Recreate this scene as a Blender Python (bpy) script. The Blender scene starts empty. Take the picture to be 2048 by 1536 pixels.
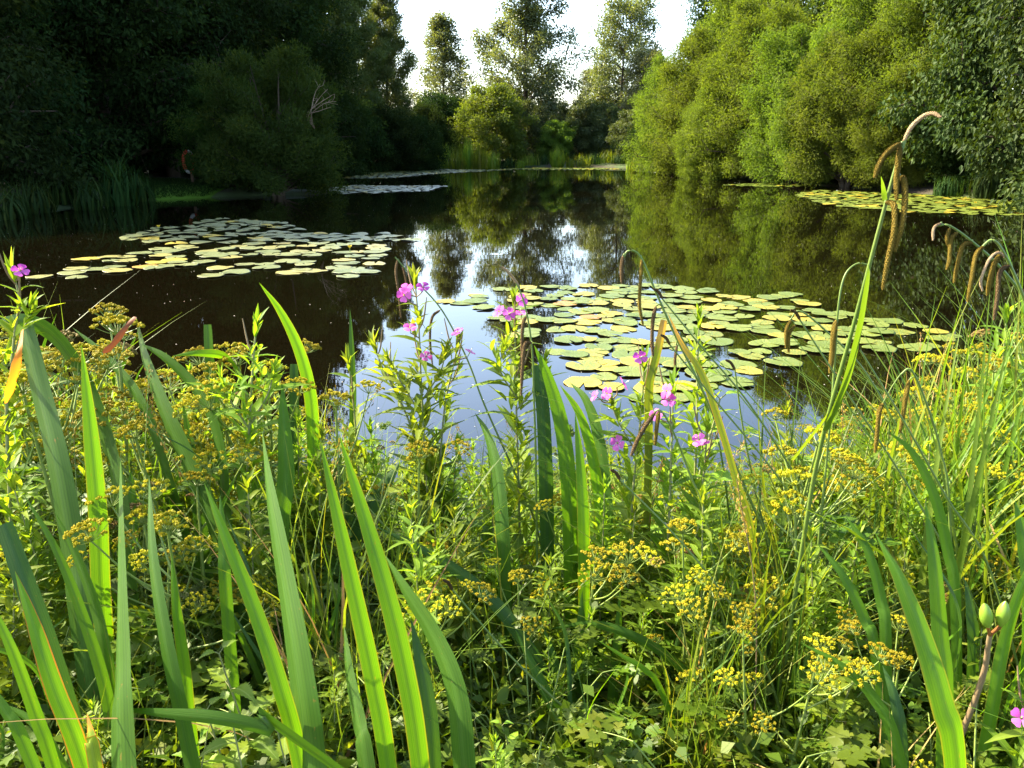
import bpy, math, random
import numpy as np
from mathutils import Vector

SEED = 11
rng = np.random.default_rng(SEED)
random.seed(SEED)
R = math.radians
scene = bpy.context.scene
COL = scene.collection

# ------------------------------------------------------------------ camera, sky, sun, exposure
F_PX, CX, CY = 1607.0, 1024.0, 768.0           # focal length and centre of the 2048 x 1536 photograph
PITCH, CAM_Z = R(16.7), 1.6
cam_d = bpy.data.cameras.new("camera")
cam_d.sensor_width = 36.0
cam_d.lens = 36.0 * F_PX / 2048.0
cam_d.clip_start, cam_d.clip_end = 0.05, 3000.0
cam = bpy.data.objects.new("camera", cam_d)
COL.objects.link(cam)
cam.location = (0, 0, CAM_Z)
cam.rotation_euler = (R(90) - PITCH, 0, 0)
scene.camera = cam

SUN_AZ, SUN_EL = R(-68), R(41)                 # azimuth from the view direction (+Y), negative = to the left
world = bpy.data.worlds.new("World")
scene.world = world
world.use_nodes = True
wn = world.node_tree.nodes
sky = wn.new("ShaderNodeTexSky")
sky.sky_type = 'NISHITA'
sky.sun_disc = False
sky.sun_elevation = SUN_EL
sky.sun_rotation = SUN_AZ
sky.air_density, sky.dust_density, sky.ozone_density = 1.0, 2.0, 1.2
wn["Background"].inputs[1].default_value = 0.15
world.node_tree.links.new(sky.outputs[0], wn["Background"].inputs[0])
sun_d = bpy.data.lights.new("sun", 'SUN')
sun_d.energy, sun_d.angle, sun_d.color = 5.0, R(0.5), (1.0, 0.90, 0.66)
sun = bpy.data.objects.new("sun", sun_d)
COL.objects.link(sun)
SUN_DIR = Vector((math.sin(SUN_AZ) * math.cos(SUN_EL), math.cos(SUN_AZ) * math.cos(SUN_EL), math.sin(SUN_EL)))
sun.rotation_euler = SUN_DIR.to_track_quat('Z', 'Y').to_euler()
scene.view_settings.view_transform = 'Standard'
scene.view_settings.look = 'None'
scene.view_settings.gamma = 1.0
scene.view_settings.exposure = 2.25
scene.cycles.max_bounces = 6
scene.cycles.transparent_max_bounces = 8
scene.cycles.diffuse_bounces = 3
scene.cycles.glossy_bounces = 3
scene.cycles.transmission_bounces = 4
scene.cycles.sample_clamp_indirect = 6.0
scene.cycles.use_denoising = True

# ------------------------------------------------------------------ helpers
def ray(px, py):
    x, u = (px - CX) / F_PX, (CY - py) / F_PX
    return np.array([x, math.cos(PITCH) + u * math.sin(PITCH), -math.sin(PITCH) + u * math.cos(PITCH)])

def at_z(px, py, z=0.0):
    d = ray(px, py)
    return np.array([0, 0, CAM_Z]) + d * ((z - CAM_Z) / d[2])

def at_y(px, py, y):
    d = ray(px, py)
    return np.array([0, 0, CAM_Z]) + d * (y / d[1])

def project(p):
    q = np.asarray(p, float) - np.array([0, 0, CAM_Z])
    f = q[1] * math.cos(PITCH) - q[2] * math.sin(PITCH)
    u = q[1] * math.sin(PITCH) + q[2] * math.cos(PITCH)
    return CX + F_PX * q[0] / f, CY - F_PX * u / f

def unit(a):
    a = np.asarray(a, float)
    return a / np.maximum(np.linalg.norm(a, axis=-1, keepdims=True), 1e-9)

class Geo:
    """collects vertices and faces, builds ONE mesh object"""
    def __init__(self):
        self.v, self.f3, self.f4, self.m3, self.m4 = [], [], [], [], []
        self.a = {'u': [], 'v': [], 'rnd': []}
        self.n = 0
    def add(self, verts, quads=None, tris=None, u=0.0, v=0.0, rnd=0.5, mat=0):
        verts = np.asarray(verts, float).reshape(-1, 3)
        k = len(verts)
        for key, val in (('u', u), ('v', v), ('rnd', rnd)):
            self.a[key].append(np.broadcast_to(np.asarray(val, float).ravel() if np.ndim(val) else val, (k,)))
        self.v.append(verts)
        if quads is not None and len(quads):
            q = np.asarray(quads, int).reshape(-1, 4) + self.n
            self.f4.append(q); self.m4.append(np.full(len(q), mat))
        if tris is not None and len(tris):
            t = np.asarray(tris, int).reshape(-1, 3) + self.n
            self.f3.append(t); self.m3.append(np.full(len(t), mat))
        self.n += k
    def mesh(self, name, mats, smooth=True):
        me = bpy.data.meshes.new(name)
        v = np.concatenate(self.v)
        q = np.concatenate(self.f4) if self.f4 else np.zeros((0, 4), int)
        t = np.concatenate(self.f3) if self.f3 else np.zeros((0, 3), int)
        me.vertices.add(len(v))
        me.vertices.foreach_set('co', v.astype(np.float32).ravel())
        nl = q.size + t.size
        me.loops.add(nl)
        me.loops.foreach_set('vertex_index', np.concatenate([q.ravel(), t.ravel()]).astype(np.int32))
        me.polygons.add(len(q) + len(t))
        ls = np.concatenate([np.arange(len(q)) * 4, q.size + np.arange(len(t)) * 3]).astype(np.int32)
        me.polygons.foreach_set('loop_start', ls)
        mi = np.concatenate(self.m4 + self.m3).astype(np.int32)
        me.polygons.foreach_set('material_index', mi)
        me.polygons.foreach_set('use_smooth', np.full(len(ls), smooth))
        for m in mats:
            me.materials.append(m)
        for key, vals in self.a.items():
            at = me.attributes.new(key, 'FLOAT', 'POINT')
            at.data.foreach_set('value', np.concatenate(vals).astype(np.float32))
        me.update(calc_edges=True)
        return me
    def build(self, name, mats, parent=None, smooth=True):
        mats = mats if isinstance(mats, (list, tuple)) else [mats]
        ob = bpy.data.objects.new(name, self.mesh(name, mats, smooth))
        COL.objects.link(ob)
        if parent is not None:
            ob.parent = parent
        return ob

def tag(o, label=None, cat=None, group=None, kind=None):
    if label: o['label'] = label
    if cat: o['category'] = cat
    if group: o['group'] = group
    if kind: o['kind'] = kind
    return o

def thing(name, label, cat, loc=(0, 0, 0), group=None):
    o = bpy.data.objects.new(name, None)
    o.empty_display_size = 0.1
    COL.objects.link(o)
    o.location = loc
    return tag(o, label, cat, group)

def copy_tree(o, parent=None):
    c = o.copy()
    COL.objects.link(c)
    c.parent = parent
    for ch in o.children:
        copy_tree(ch, c)
    return c

def smooth_line(pts, n):
    """Catmull-Rom through pts (k,3) -> (n+1,3)"""
    p = np.asarray(pts, float)
    if len(p) == 2:
        t = np.linspace(0, 1, n + 1)[:, None]
        return p[0] * (1 - t) + p[1] * t
    p = np.vstack([2 * p[0] - p[1], p, 2 * p[-1] - p[-2]])
    k = len(p) - 3
    out = []
    for s in np.linspace(0, k, n + 1):
        i = min(int(s), k - 1)
        t = s - i
        a, b, c, d = p[i], p[i + 1], p[i + 2], p[i + 3]
        out.append(0.5 * ((2 * b) + (c - a) * t + (2 * a - 5 * b + 4 * c - d) * t * t + (3 * b - a - 3 * c + d) * t ** 3))
    return np.array(out)

def tube(g, pts, rad, sides=6, mat=0, rnd=0.5):
    p = np.asarray(pts, float)
    n = len(p)
    rad = np.broadcast_to(np.asarray(rad, float), (n,))
    tg = unit(np.gradient(p, axis=0))
    ref = np.array([0, 0, 1.0]) if abs(tg[0][2]) < 0.9 else np.array([1.0, 0, 0])
    s = unit(np.cross(tg, ref))
    b = np.cross(tg, s)
    an = np.arange(sides) * 2 * math.pi / sides
    v = p[:, None, :] + rad[:, None, None] * (np.cos(an)[None, :, None] * s[:, None, :] + np.sin(an)[None, :, None] * b[:, None, :])
    i, j = np.meshgrid(np.arange(n - 1), np.arange(sides), indexing='ij')
    j2 = (j + 1) % sides
    q = np.stack([i * sides + j, i * sides + j2, (i + 1) * sides + j2, (i + 1) * sides + j], -1).reshape(-1, 4)
    vv = np.repeat(np.linspace(0, 1, n), sides)
    uu = np.tile(an / (2 * math.pi), n)
    g.add(v.reshape(-1, 3), quads=q, u=uu, v=vv, rnd=rnd, mat=mat)

def kites(g, P, D, N, L, W, rnd, mat=0, fold=0.18):
    """N leaf-sized four-cornered leaves"""
    D = unit(D); S = unit(np.cross(D, N)); N2 = np.cross(S, D)
    L = np.asarray(L)[:, None]; W = np.asarray(W)[:, None]
    mid = P + D * L * 0.42
    up = N2 * W * fold
    v = np.stack([P, mid + S * W * 0.5 + up, P + D * L - N2 * L * 0.10, mid - S * W * 0.5 + up], 1)
    n = len(P)
    q = np.arange(n * 4).reshape(n, 4)
    g.add(v.reshape(-1, 3), quads=q, u=np.tile([0, 1, 0, -1], n), v=np.tile([0, .42, 1, .42], n), rnd=np.repeat(rnd, 4), mat=mat)

def strips(g, P, D, N, L, W, rnd, K=4, droop=0.25, prof=None, fold=0.15, mat=0):
    """leaves of K segments, three vertices across, bending towards -N; L, W, droop arrays"""
    n = len(P)
    D = unit(D); S = unit(np.cross(D, N)); N2 = np.cross(S, D)
    t = np.linspace(0, 1, K + 1)
    w = np.interp(t, [0, .12, .35, .6, .85, 1], [.25, .75, 1, .85, .4, .03]) if prof is None else prof(t)
    L = np.broadcast_to(np.asarray(L, float), (n,)); W = np.broadcast_to(np.asarray(W, float), (n,))
    dr = np.broadcast_to(np.asarray(droop, float), (n,))
    c = P[:, None] + D[:, None] * (L[:, None] * t * (1 - 0.25 * dr[:, None] * t))[..., None] - N2[:, None] * (L[:, None] * dr[:, None] * t ** 2)[..., None]
    off = S[:, None] * (W[:, None] * w * 0.5)[..., None]
    up = N2[:, None] * (W[:, None] * w * fold)[..., None]
    v = np.stack([c - off + up, c, c + off + up], 2)          # n, K+1, 3, 3
    base = np.arange(n)[:, None, None] * (K + 1) * 3
    i, j = np.meshgrid(np.arange(K), np.arange(2), indexing='ij')
    a = i * 3 + j
    q = np.stack([a, a + 1, a + 4, a + 3], -1).reshape(1, -1, 4) + base
    uu = np.tile(np.array([-1, 0, 1.]), n * (K + 1)); vv = np.tile(np.repeat(t, 3), n)
    g.add(v.reshape(-1, 3), quads=q.reshape(-1, 4), u=uu, v=vv, rnd=np.repeat(np.broadcast_to(rnd, (n,)), (K + 1) * 3), mat=mat)

def rand_dirs(n, zlo=-1.0, zhi=1.0, r=None):
    r = r or rng
    z = r.uniform(zlo, zhi, n); a = r.uniform(0, 2 * math.pi, n)
    s = np.sqrt(np.maximum(0, 1 - z * z))
    return np.stack([s * np.cos(a), s * np.sin(a), z], -1)

# ------------------------------------------------------------------ materials
def new_mat(name):
    m = bpy.data.materials.new(name)
    m.use_nodes = True
    m.node_tree.nodes.clear()
    return m, m.node_tree.nodes, m.node_tree.links

def _mixc(n, l, fac, a, b, mode='MIX'):
    x = n.new("ShaderNodeMix"); x.data_type = 'RGBA'; x.blend_type = mode
    for idx, val in ((0, fac), (6, a), (7, b)):
        if hasattr(val, 'links'): l.new(val, x.inputs[idx])
        elif idx == 0: x.inputs[0].default_value = val
        else: x.inputs[idx].default_value = (*val, 1)
    return x.outputs[2]

def _attr(n, name):
    a = n.new("ShaderNodeAttribute"); a.attribute_name = name
    return a.outputs['Fac']

def _math(n, l, op, a, b=0.0, clamp=False):
    x = n.new("ShaderNodeMath"); x.operation = op; x.use_clamp = clamp
    for i, val in enumerate((a, b)):
        if hasattr(val, 'links'): l.new(val, x.inputs[i])
        else: x.inputs[i].default_value = val
    return x.outputs[0]

def _noise(n, l, scale, detail=3, coord='Object', vec=None):
    t = n.new("ShaderNodeTexNoise"); t.inputs['Scale'].default_value = scale; t.inputs['Detail'].default_value = detail
    if vec is None:
        c = n.new("ShaderNodeTexCoord"); vec = c.outputs[coord]
    l.new(vec, t.inputs['Vector'])
    return t.outputs['Fac']

def _ramp(n, l, fac, stops):
    r = n.new("ShaderNodeValToRGB")
    while len(r.color_ramp.elements) < len(stops): r.color_ramp.elements.new(0.5)
    for e, (p, c) in zip(r.color_ramp.elements, stops):
        e.position = p; e.color = (*c, 1)
    l.new(fac, r.inputs[0])
    return r.outputs[0]

def leaf_mat(name, c1, c2, c3=None, transl=0.4, tcol=None, rough=0.45, spec=0.35, objvar=0.25, vein=False, hue=0.478):
    """leaf: colour varies leaf by leaf and plant by plant; part of the light passes through"""
    m, n, l = new_mat(name)
    rnd = _attr(n, 'rnd')
    stops = [(0.0, c1), (0.75, c2)] + ([(1.0, c3)] if c3 else [])
    col = _ramp(n, l, rnd, stops)
    oi = n.new("ShaderNodeObjectInfo")
    hs = n.new("ShaderNodeHueSaturation")
    l.new(_math(n, l, 'MULTIPLY_ADD', oi.outputs['Random'], 0.03), hs.inputs['Hue'])
    hs.inputs['Hue'].links[0].from_node.inputs[2].default_value = hue
    l.new(_math(n, l, 'MULTIPLY_ADD', oi.outputs['Random'], 2 * objvar), hs.inputs['Value'])
    hs.inputs['Value'].links[0].from_node.inputs[2].default_value = 1 - objvar
    l.new(col, hs.inputs['Color'])
    col = hs.outputs[0]
    if vein:
        au = _math(n, l, 'ABSOLUTE', _attr(n, 'u'))
        k = _math(n, l, 'LESS_THAN', au, 0.10)
        col = _mixc(n, l, _math(n, l, 'MULTIPLY', k, 0.35), col, (0.25, 0.33, 0.10))
    p = n.new("ShaderNodeBsdfPrincipled")
    l.new(col, p.inputs['Base Color'])
    p.inputs['Roughness'].default_value = rough
    p.inputs['Specular IOR Level'].default_value = spec
    tr = n.new("ShaderNodeBsdfTranslucent")
    tc = _mixc(n, l, 1.0, col, tcol or (2.2, 1.9, 0.5), 'MULTIPLY')
    l.new(tc, tr.inputs['Color'])
    mx = n.new("ShaderNodeMixShader"); mx.inputs[0].default_value = transl
    l.new(p.outputs[0], mx.inputs[1]); l.new(tr.outputs[0], mx.inputs[2])
    o = n.new("ShaderNodeOutputMaterial"); l.new(mx.outputs[0], o.inputs[0])
    return m

def plain_mat(name, c1, c2, scale=20, rough=0.7, spec=0.3, bump=0.0, bscale=60, metallic=0.0):
    m, n, l = new_mat(name)
    col = _mixc(n, l, _noise(n, l, scale, 4), c1, c2)
    p = n.new("ShaderNodeBsdfPrincipled")
    l.new(col, p.inputs['Base Color'])
    p.inputs['Roughness'].default_value = rough
    p.inputs['Specular IOR Level'].default_value = spec
    if bump:
        b = n.new("ShaderNodeBump"); b.inputs['Strength'].default_value = bump; b.inputs['Distance'].default_value = 0.02
        l.new(_noise(n, l, bscale, 4), b.inputs['Height']); l.new(b.outputs[0], p.inputs['Normal'])
    o = n.new("ShaderNodeOutputMaterial"); l.new(p.outputs[0], o.inputs[0])
    return m

def iris_mat(name, c1, c2, edge=None, edge_amt=0.0, transl=0.45, tip=None, rough=0.5, spec=0.2):
    """sword leaf: fine veins along its length, thick dull midrib, thin clear margins"""
    m, n, l = new_mat(name)
    u, v = _attr(n, 'u'), _attr(n, 'v')
    au = _math(n, l, 'ABSOLUTE', u)
    oi = n.new("ShaderNodeObjectInfo")
    cmb = n.new("ShaderNodeCombineXYZ")
    l.new(_math(n, l, 'MULTIPLY', u, 9.0), cmb.inputs[0]); l.new(_math(n, l, 'MULTIPLY', v, 1.6), cmb.inputs[1])
    l.new(_math(n, l, 'MULTIPLY', oi.outputs['Random'], 50.0), cmb.inputs[2])
    veins = _noise(n, l, 1.0, 3, vec=cmb.outputs[0])
    cm2 = n.new("ShaderNodeCombineXYZ")
    l.new(_math(n, l, 'MULTIPLY', u, 1.2), cm2.inputs[0]); l.new(_math(n, l, 'MULTIPLY', v, 5.0), cm2.inputs[1])
    l.new(_math(n, l, 'MULTIPLY', oi.outputs['Random'], 31.0), cm2.inputs[2])
    blot = _noise(n, l, 1.0, 4, vec=cm2.outputs[0])
    col = _mixc(n, l, veins, c1, c2)
    col = _mixc(n, l, _math(n, l, 'MULTIPLY', _math(n, l, 'SUBTRACT', blot, 0.62, True), 2.2, True), col, (c2[0] * 1.6, c2[1] * 1.25, c2[2] * 0.8))
    vr = _math(n, l, 'MULTIPLY', _math(n, l, 'SUBTRACT', _math(n, l, 'SINE', _math(n, l, 'MULTIPLY', u, 34.0)), 0.55, True), 0.75)
    col = _mixc(n, l, vr, col, (c1[0] * .55, c1[1] * .6, c1[2] * .6))
    sp = n.new("ShaderNodeTexNoise"); sp.inputs['Scale'].default_value = 1.0; sp.inputs['Detail'].default_value = 2
    cm3 = n.new("ShaderNodeCombineXYZ")
    l.new(_math(n, l, 'MULTIPLY', u, 5.0), cm3.inputs[0]); l.new(_math(n, l, 'MULTIPLY', v, 60.0), cm3.inputs[1]); l.new(_math(n, l, 'MULTIPLY', oi.outputs['Random'], 77.0), cm3.inputs[2])
    l.new(cm3.outputs[0], sp.inputs['Vector'])
    col = _mixc(n, l, _math(n, l, 'MULTIPLY', _math(n, l, 'SUBTRACT', sp.outputs['Fac'], 0.70, True), 8.0, True), col, (0.20, 0.11, 0.03))
    rib = _math(n, l, 'SUBTRACT', 1.0, _math(n, l, 'MULTIPLY', au, 2.6), True)       # 1 at the midrib
    if tip:
        col = _mixc(n, l, _math(n, l, 'MULTIPLY', _math(n, l, 'SUBTRACT', _math(n, l, 'ADD', v, _math(n, l, 'MULTIPLY', blot, .25)), 0.86, True), 7.0, True), col, tip)
    if edge:
        e = _math(n, l, 'MULTIPLY', _math(n, l, 'SUBTRACT', _math(n, l, 'ADD', au, _math(n, l, 'MULTIPLY', blot, .3)), 1.0, True), 6 * edge_amt, True)
        col = _mixc(n, l, e, col, edge)
    p = n.new("ShaderNodeBsdfPrincipled")
    l.new(col, p.inputs['Base Color'])
    p.inputs['Roughness'].default_value = rough
    p.inputs['Specular IOR Level'].default_value = spec
    b = n.new("ShaderNodeBump"); b.inputs['Strength'].default_value = 0.25; b.inputs['Distance'].default_value = 0.002
    l.new(veins, b.inputs['Height']); l.new(b.outputs[0], p.inputs['Normal'])
    tr = n.new("ShaderNodeBsdfTranslucent")
    l.new(_mixc(n, l, 1.0, col, (2.15, 2.1, 0.30), 'MULTIPLY'), tr.inputs['Color'])
    mx = n.new("ShaderNodeMixShader")
    l.new(_math(n, l, 'SUBTRACT', transl, _math(n, l, 'MULTIPLY', rib, transl * 0.65)), mx.inputs[0])
    l.new(p.outputs[0], mx.inputs[1]); l.new(tr.outputs[0], mx.inputs[2])
    o = n.new("ShaderNodeOutputMaterial"); l.new(mx.outputs[0], o.inputs[0])
    return m

M = {}
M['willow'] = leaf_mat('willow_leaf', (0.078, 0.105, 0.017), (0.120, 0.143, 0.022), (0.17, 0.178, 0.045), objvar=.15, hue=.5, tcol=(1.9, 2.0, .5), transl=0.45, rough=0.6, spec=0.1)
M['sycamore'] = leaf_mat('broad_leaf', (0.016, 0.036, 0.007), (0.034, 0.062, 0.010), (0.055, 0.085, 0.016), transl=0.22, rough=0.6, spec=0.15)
M['dark'] = leaf_mat('shaded_wood_leaf', (0.009, 0.023, 0.007), (0.020, 0.041, 0.009), (0.042, 0.066, 0.012), transl=0.25, rough=0.8, spec=0.06)  # albedo lowered so the shade of the wood sits in the leaf colour
M['bushleaf'] = leaf_mat('bank_willow_leaf', (0.022, 0.044, 0.009), (0.046, 0.074, 0.012), (0.105, 0.125, 0.018), hue=.495, transl=0.33, rough=0.7, spec=0.1)
M['poplar'] = leaf_mat('poplar_leaf', (0.045, 0.075, 0.020), (0.080, 0.110, 0.030), (0.12, 0.14, 0.05), transl=0.4, rough=0.45, spec=0.35)
M['fartree'] = leaf_mat('hazed_far_tree_leaf', (0.055, 0.080, 0.036), (0.095, 0.125, 0.055), (0.15, 0.17, 0.08), transl=0.42, rough=0.4, spec=0.4)  # leaf colour lightened to stand in for haze and glare
M['farbush'] = leaf_mat('far_bush_leaf', (0.030, 0.050, 0.018), (0.060, 0.085, 0.025), (0.11, 0.13, 0.03), transl=0.33, rough=0.45, spec=0.3)
M['limebush'] = leaf_mat('olive_bush_leaf', (0.070, 0.112, 0.016), (0.110, 0.150, 0.022), (0.16, 0.19, 0.05), hue=.505, transl=0.48, rough=0.5, spec=0.2)
M['bark'] = plain_mat('bark', (0.05, 0.038, 0.026), (0.11, 0.085, 0.06), 14, 0.9, 0.1, 0.6, 30)
M['paletwig'] = plain_mat('bare_twig', (0.25, 0.17, 0.11), (0.36, 0.27, 0.19), 14, 0.8, 0.1)
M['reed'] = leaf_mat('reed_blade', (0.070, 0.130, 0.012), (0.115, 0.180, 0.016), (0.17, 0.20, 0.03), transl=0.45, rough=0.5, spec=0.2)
M['shadereed'] = leaf_mat('shaded_reed_blade', (0.010, 0.028, 0.006), (0.020, 0.045, 0.009), (0.04, 0.062, 0.012), transl=0.3, rough=0.7, spec=0.08)  # darker copy of the reed blade, shade put into its colour
M['herb'] = leaf_mat('willowherb_leaf', (0.095, 0.170, 0.012), (0.140, 0.220, 0.018), (0.20, 0.26, 0.032), transl=0.50, rough=0.5, spec=0.15, vein=True, hue=.482)
M['herbstem'] = plain_mat('willowherb_stem', (0.16, 0.20, 0.06), (0.24, 0.22, 0.10), 30, 0.6, 0.3)
M['pod'] = plain_mat('seed_pod', (0.17, 0.10, 0.06), (0.22, 0.17, 0.08), 60, 0.6, 0.3)
M['petal'] = leaf_mat('pink_petal', (0.48, 0.075, 0.36), (0.60, 0.15, 0.46), transl=0.45, tcol=(1.1, .8, 1.1), rough=0.6, spec=0.2, objvar=0.08)
M['pistil'] = plain_mat('cream_pistil', (0.7, 0.66, 0.45), (0.8, 0.78, 0.6), 40)
M['umbel'] = leaf_mat('umbel_fruit', (0.29, 0.29, 0.012), (0.40, 0.37, 0.015), (0.44, 0.33, 0.022), transl=0.45, tcol=(1.6, 1.5, .5), rough=0.6, spec=0.15, objvar=0.25)
M['brownumbel'] = leaf_mat('brown_umbel_fruit', (0.13, 0.10, 0.022), (0.22, 0.16, 0.03), (0.28, 0.16, 0.04), transl=0.15, rough=0.6, spec=0.2)
M['umbelstem'] = plain_mat('umbel_stem', (0.12, 0.19, 0.03), (0.20, 0.24, 0.05), 25, 0.5, 0.35)
M['cutleaf'] = leaf_mat('cut_leaf', (0.042, 0.092, 0.006), (0.080, 0.140, 0.009), (0.15, 0.19, 0.02), transl=0.45, rough=0.45, spec=0.22)
M['nettle'] = leaf_mat('nettle_leaf', (0.09, 0.18, 0.010), (0.14, 0.24, 0.014), (0.19, 0.27, 0.02), transl=0.42, rough=0.5, spec=0.3, vein=True)
M['sedge'] = leaf_mat('sedge_blade', (0.050, 0.110, 0.010), (0.095, 0.165, 0.016), (0.19, 0.21, 0.03), transl=0.45, rough=0.45, spec=0.2)
M['straw'] = leaf_mat('dry_blade', (0.26, 0.17, 0.05), (0.36, 0.26, 0.09), (0.42, 0.24, 0.06), transl=0.35, tcol=(1.5, 1.3, .8), rough=0.6, spec=0.2)
M['orange'] = leaf_mat('orange_dead_leaf', (0.50, 0.16, 0.015), (0.62, 0.26, 0.03), transl=0.45, tcol=(1.4, 1.2, .6), rough=0.5, spec=0.3, objvar=0.1)
M['rust'] = leaf_mat('rust_dead_leaf', (0.15, 0.060, 0.018), (0.24, 0.10, 0.03), transl=0.2, tcol=(1.3, 1.1, .7), rough=0.6, spec=0.2)
M['sedgestem'] = plain_mat('sedge_stem', (0.07, 0.13, 0.02), (0.13, 0.17, 0.03), 12, 0.45, 0.4)
M['catkin'] = plain_mat('sedge_spike', (0.19, 0.13, 0.014), (0.29, 0.20, 0.024), 220, 0.7, 0.2, 0.8, 500)
M['browncatkin'] = plain_mat('ripe_sedge_spike', (0.12, 0.075, 0.03), (0.24, 0.15, 0.06), 220, 0.7, 0.2, 0.8, 500)
M['palecatkin'] = plain_mat('pale_spike', (0.34, 0.22, 0.11), (0.50, 0.37, 0.22), 160, 0.7, 0.2, 0.5, 400)
M['pod_green'] = leaf_mat('iris_pod', (0.14, 0.26, 0.02), (0.18, 0.30, 0.03), transl=0.15, rough=0.35, spec=0.5)
IR = {
 'green': iris_mat('iris_green', (0.045, 0.115, 0.008), (0.075, 0.155, 0.012)),
 'bright': iris_mat('iris_bright', (0.060, 0.155, 0.008), (0.105, 0.205, 0.012), edge=(0.30, 0.20, 0.03), edge_amt=0.5, transl=0.5),
 'pale': iris_mat('iris_glaucous', (0.028, 0.078, 0.009), (0.060, 0.125, 0.014), transl=0.38, rough=0.45, spec=0.22),
 'dark': iris_mat('iris_dark', (0.024, 0.065, 0.012), (0.042, 0.092, 0.017), transl=0.32, rough=0.5, spec=0.2),
 'redge': iris_mat('iris_red_margin', (0.060, 0.155, 0.008), (0.105, 0.205, 0.012), edge=(0.36, 0.09, 0.03), edge_amt=1.0, transl=0.5),
 'tipped': iris_mat('iris_orange_tip', (0.13, 0.20, 0.012), (0.19, 0.24, 0.02), edge=(0.55, 0.15, 0.02), edge_amt=1.3, tip=(0.50, 0.13, 0.02)),
 'brownpatch': iris_mat('iris_browning', (0.07, 0.115, 0.014), (0.13, 0.14, 0.02), edge=(0.28, 0.13, 0.03), edge_amt=1.0, tip=(0.30, 0.18, 0.06)),
}

def water_mat():
    m, n, l = new_mat('pond_water')
    p = n.new("ShaderNodeBsdfPrincipled")
    p.inputs['Base Color'].default_value = (0.0030, 0.0022, 0.0008, 1)
    p.inputs['Roughness'].default_value = 0.015
    p.inputs['IOR'].default_value = 1.5
    b = n.new("ShaderNodeBump"); b.inputs['Strength'].default_value = 0.022; b.inputs['Distance'].default_value = 0.02
    c = n.new("ShaderNodeTexCoord")
    mp = n.new("ShaderNodeMapping"); mp.inputs['Scale'].default_value = (1.0, 2.2, 1.0)
    l.new(c.outputs['Object'], mp.inputs['Vector'])
    h = _math(n, l, 'ADD', _noise(n, l, 1.3, 2, vec=mp.outputs[0]), _math(n, l, 'MULTIPLY', _noise(n, l, 7.0, 2, vec=mp.outputs[0]), 0.18))
    l.new(h, b.inputs['Height']); l.new(b.outputs[0], p.inputs['Normal'])
    o = n.new("ShaderNodeOutputMaterial"); l.new(p.outputs[0], o.inputs[0])
    return m
M['water'] = water_mat()

def ground_mat():
    m, n, l = new_mat('bank_ground')
    a = _noise(n, l, 0.6, 5); b_ = _noise(n, l, 14.0, 5)
    soil = _mixc(n, l, b_, (0.022, 0.016, 0.009), (0.060, 0.045, 0.022))
    grass = _mixc(n, l, b_, (0.030, 0.055, 0.010), (0.060, 0.095, 0.020))
    col = _mixc(n, l, _ramp(n, l, a, [(0.42, (0, 0, 0)), (0.60, (1, 1, 1))]), soil, grass)
    p = n.new("ShaderNodeBsdfPrincipled"); l.new(col, p.inputs['Base Color']); p.inputs['Roughness'].default_value = 0.95
    bp = n.new("ShaderNodeBump"); bp.inputs['Strength'].default_value = 0.8; bp.inputs['Distance'].default_value = 0.03
    l.new(b_, bp.inputs['Height']); l.new(bp.outputs[0], p.inputs['Normal'])
    o = n.new("ShaderNodeOutputMaterial"); l.new(p.outputs[0], o.inputs[0])
    return m
M['ground'] = ground_mat()
M['lawn'] = plain_mat('mown_grass', (0.055, 0.13, 0.010), (0.09, 0.17, 0.015), 9, 0.9, 0.1, 0.8, 80)

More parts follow.
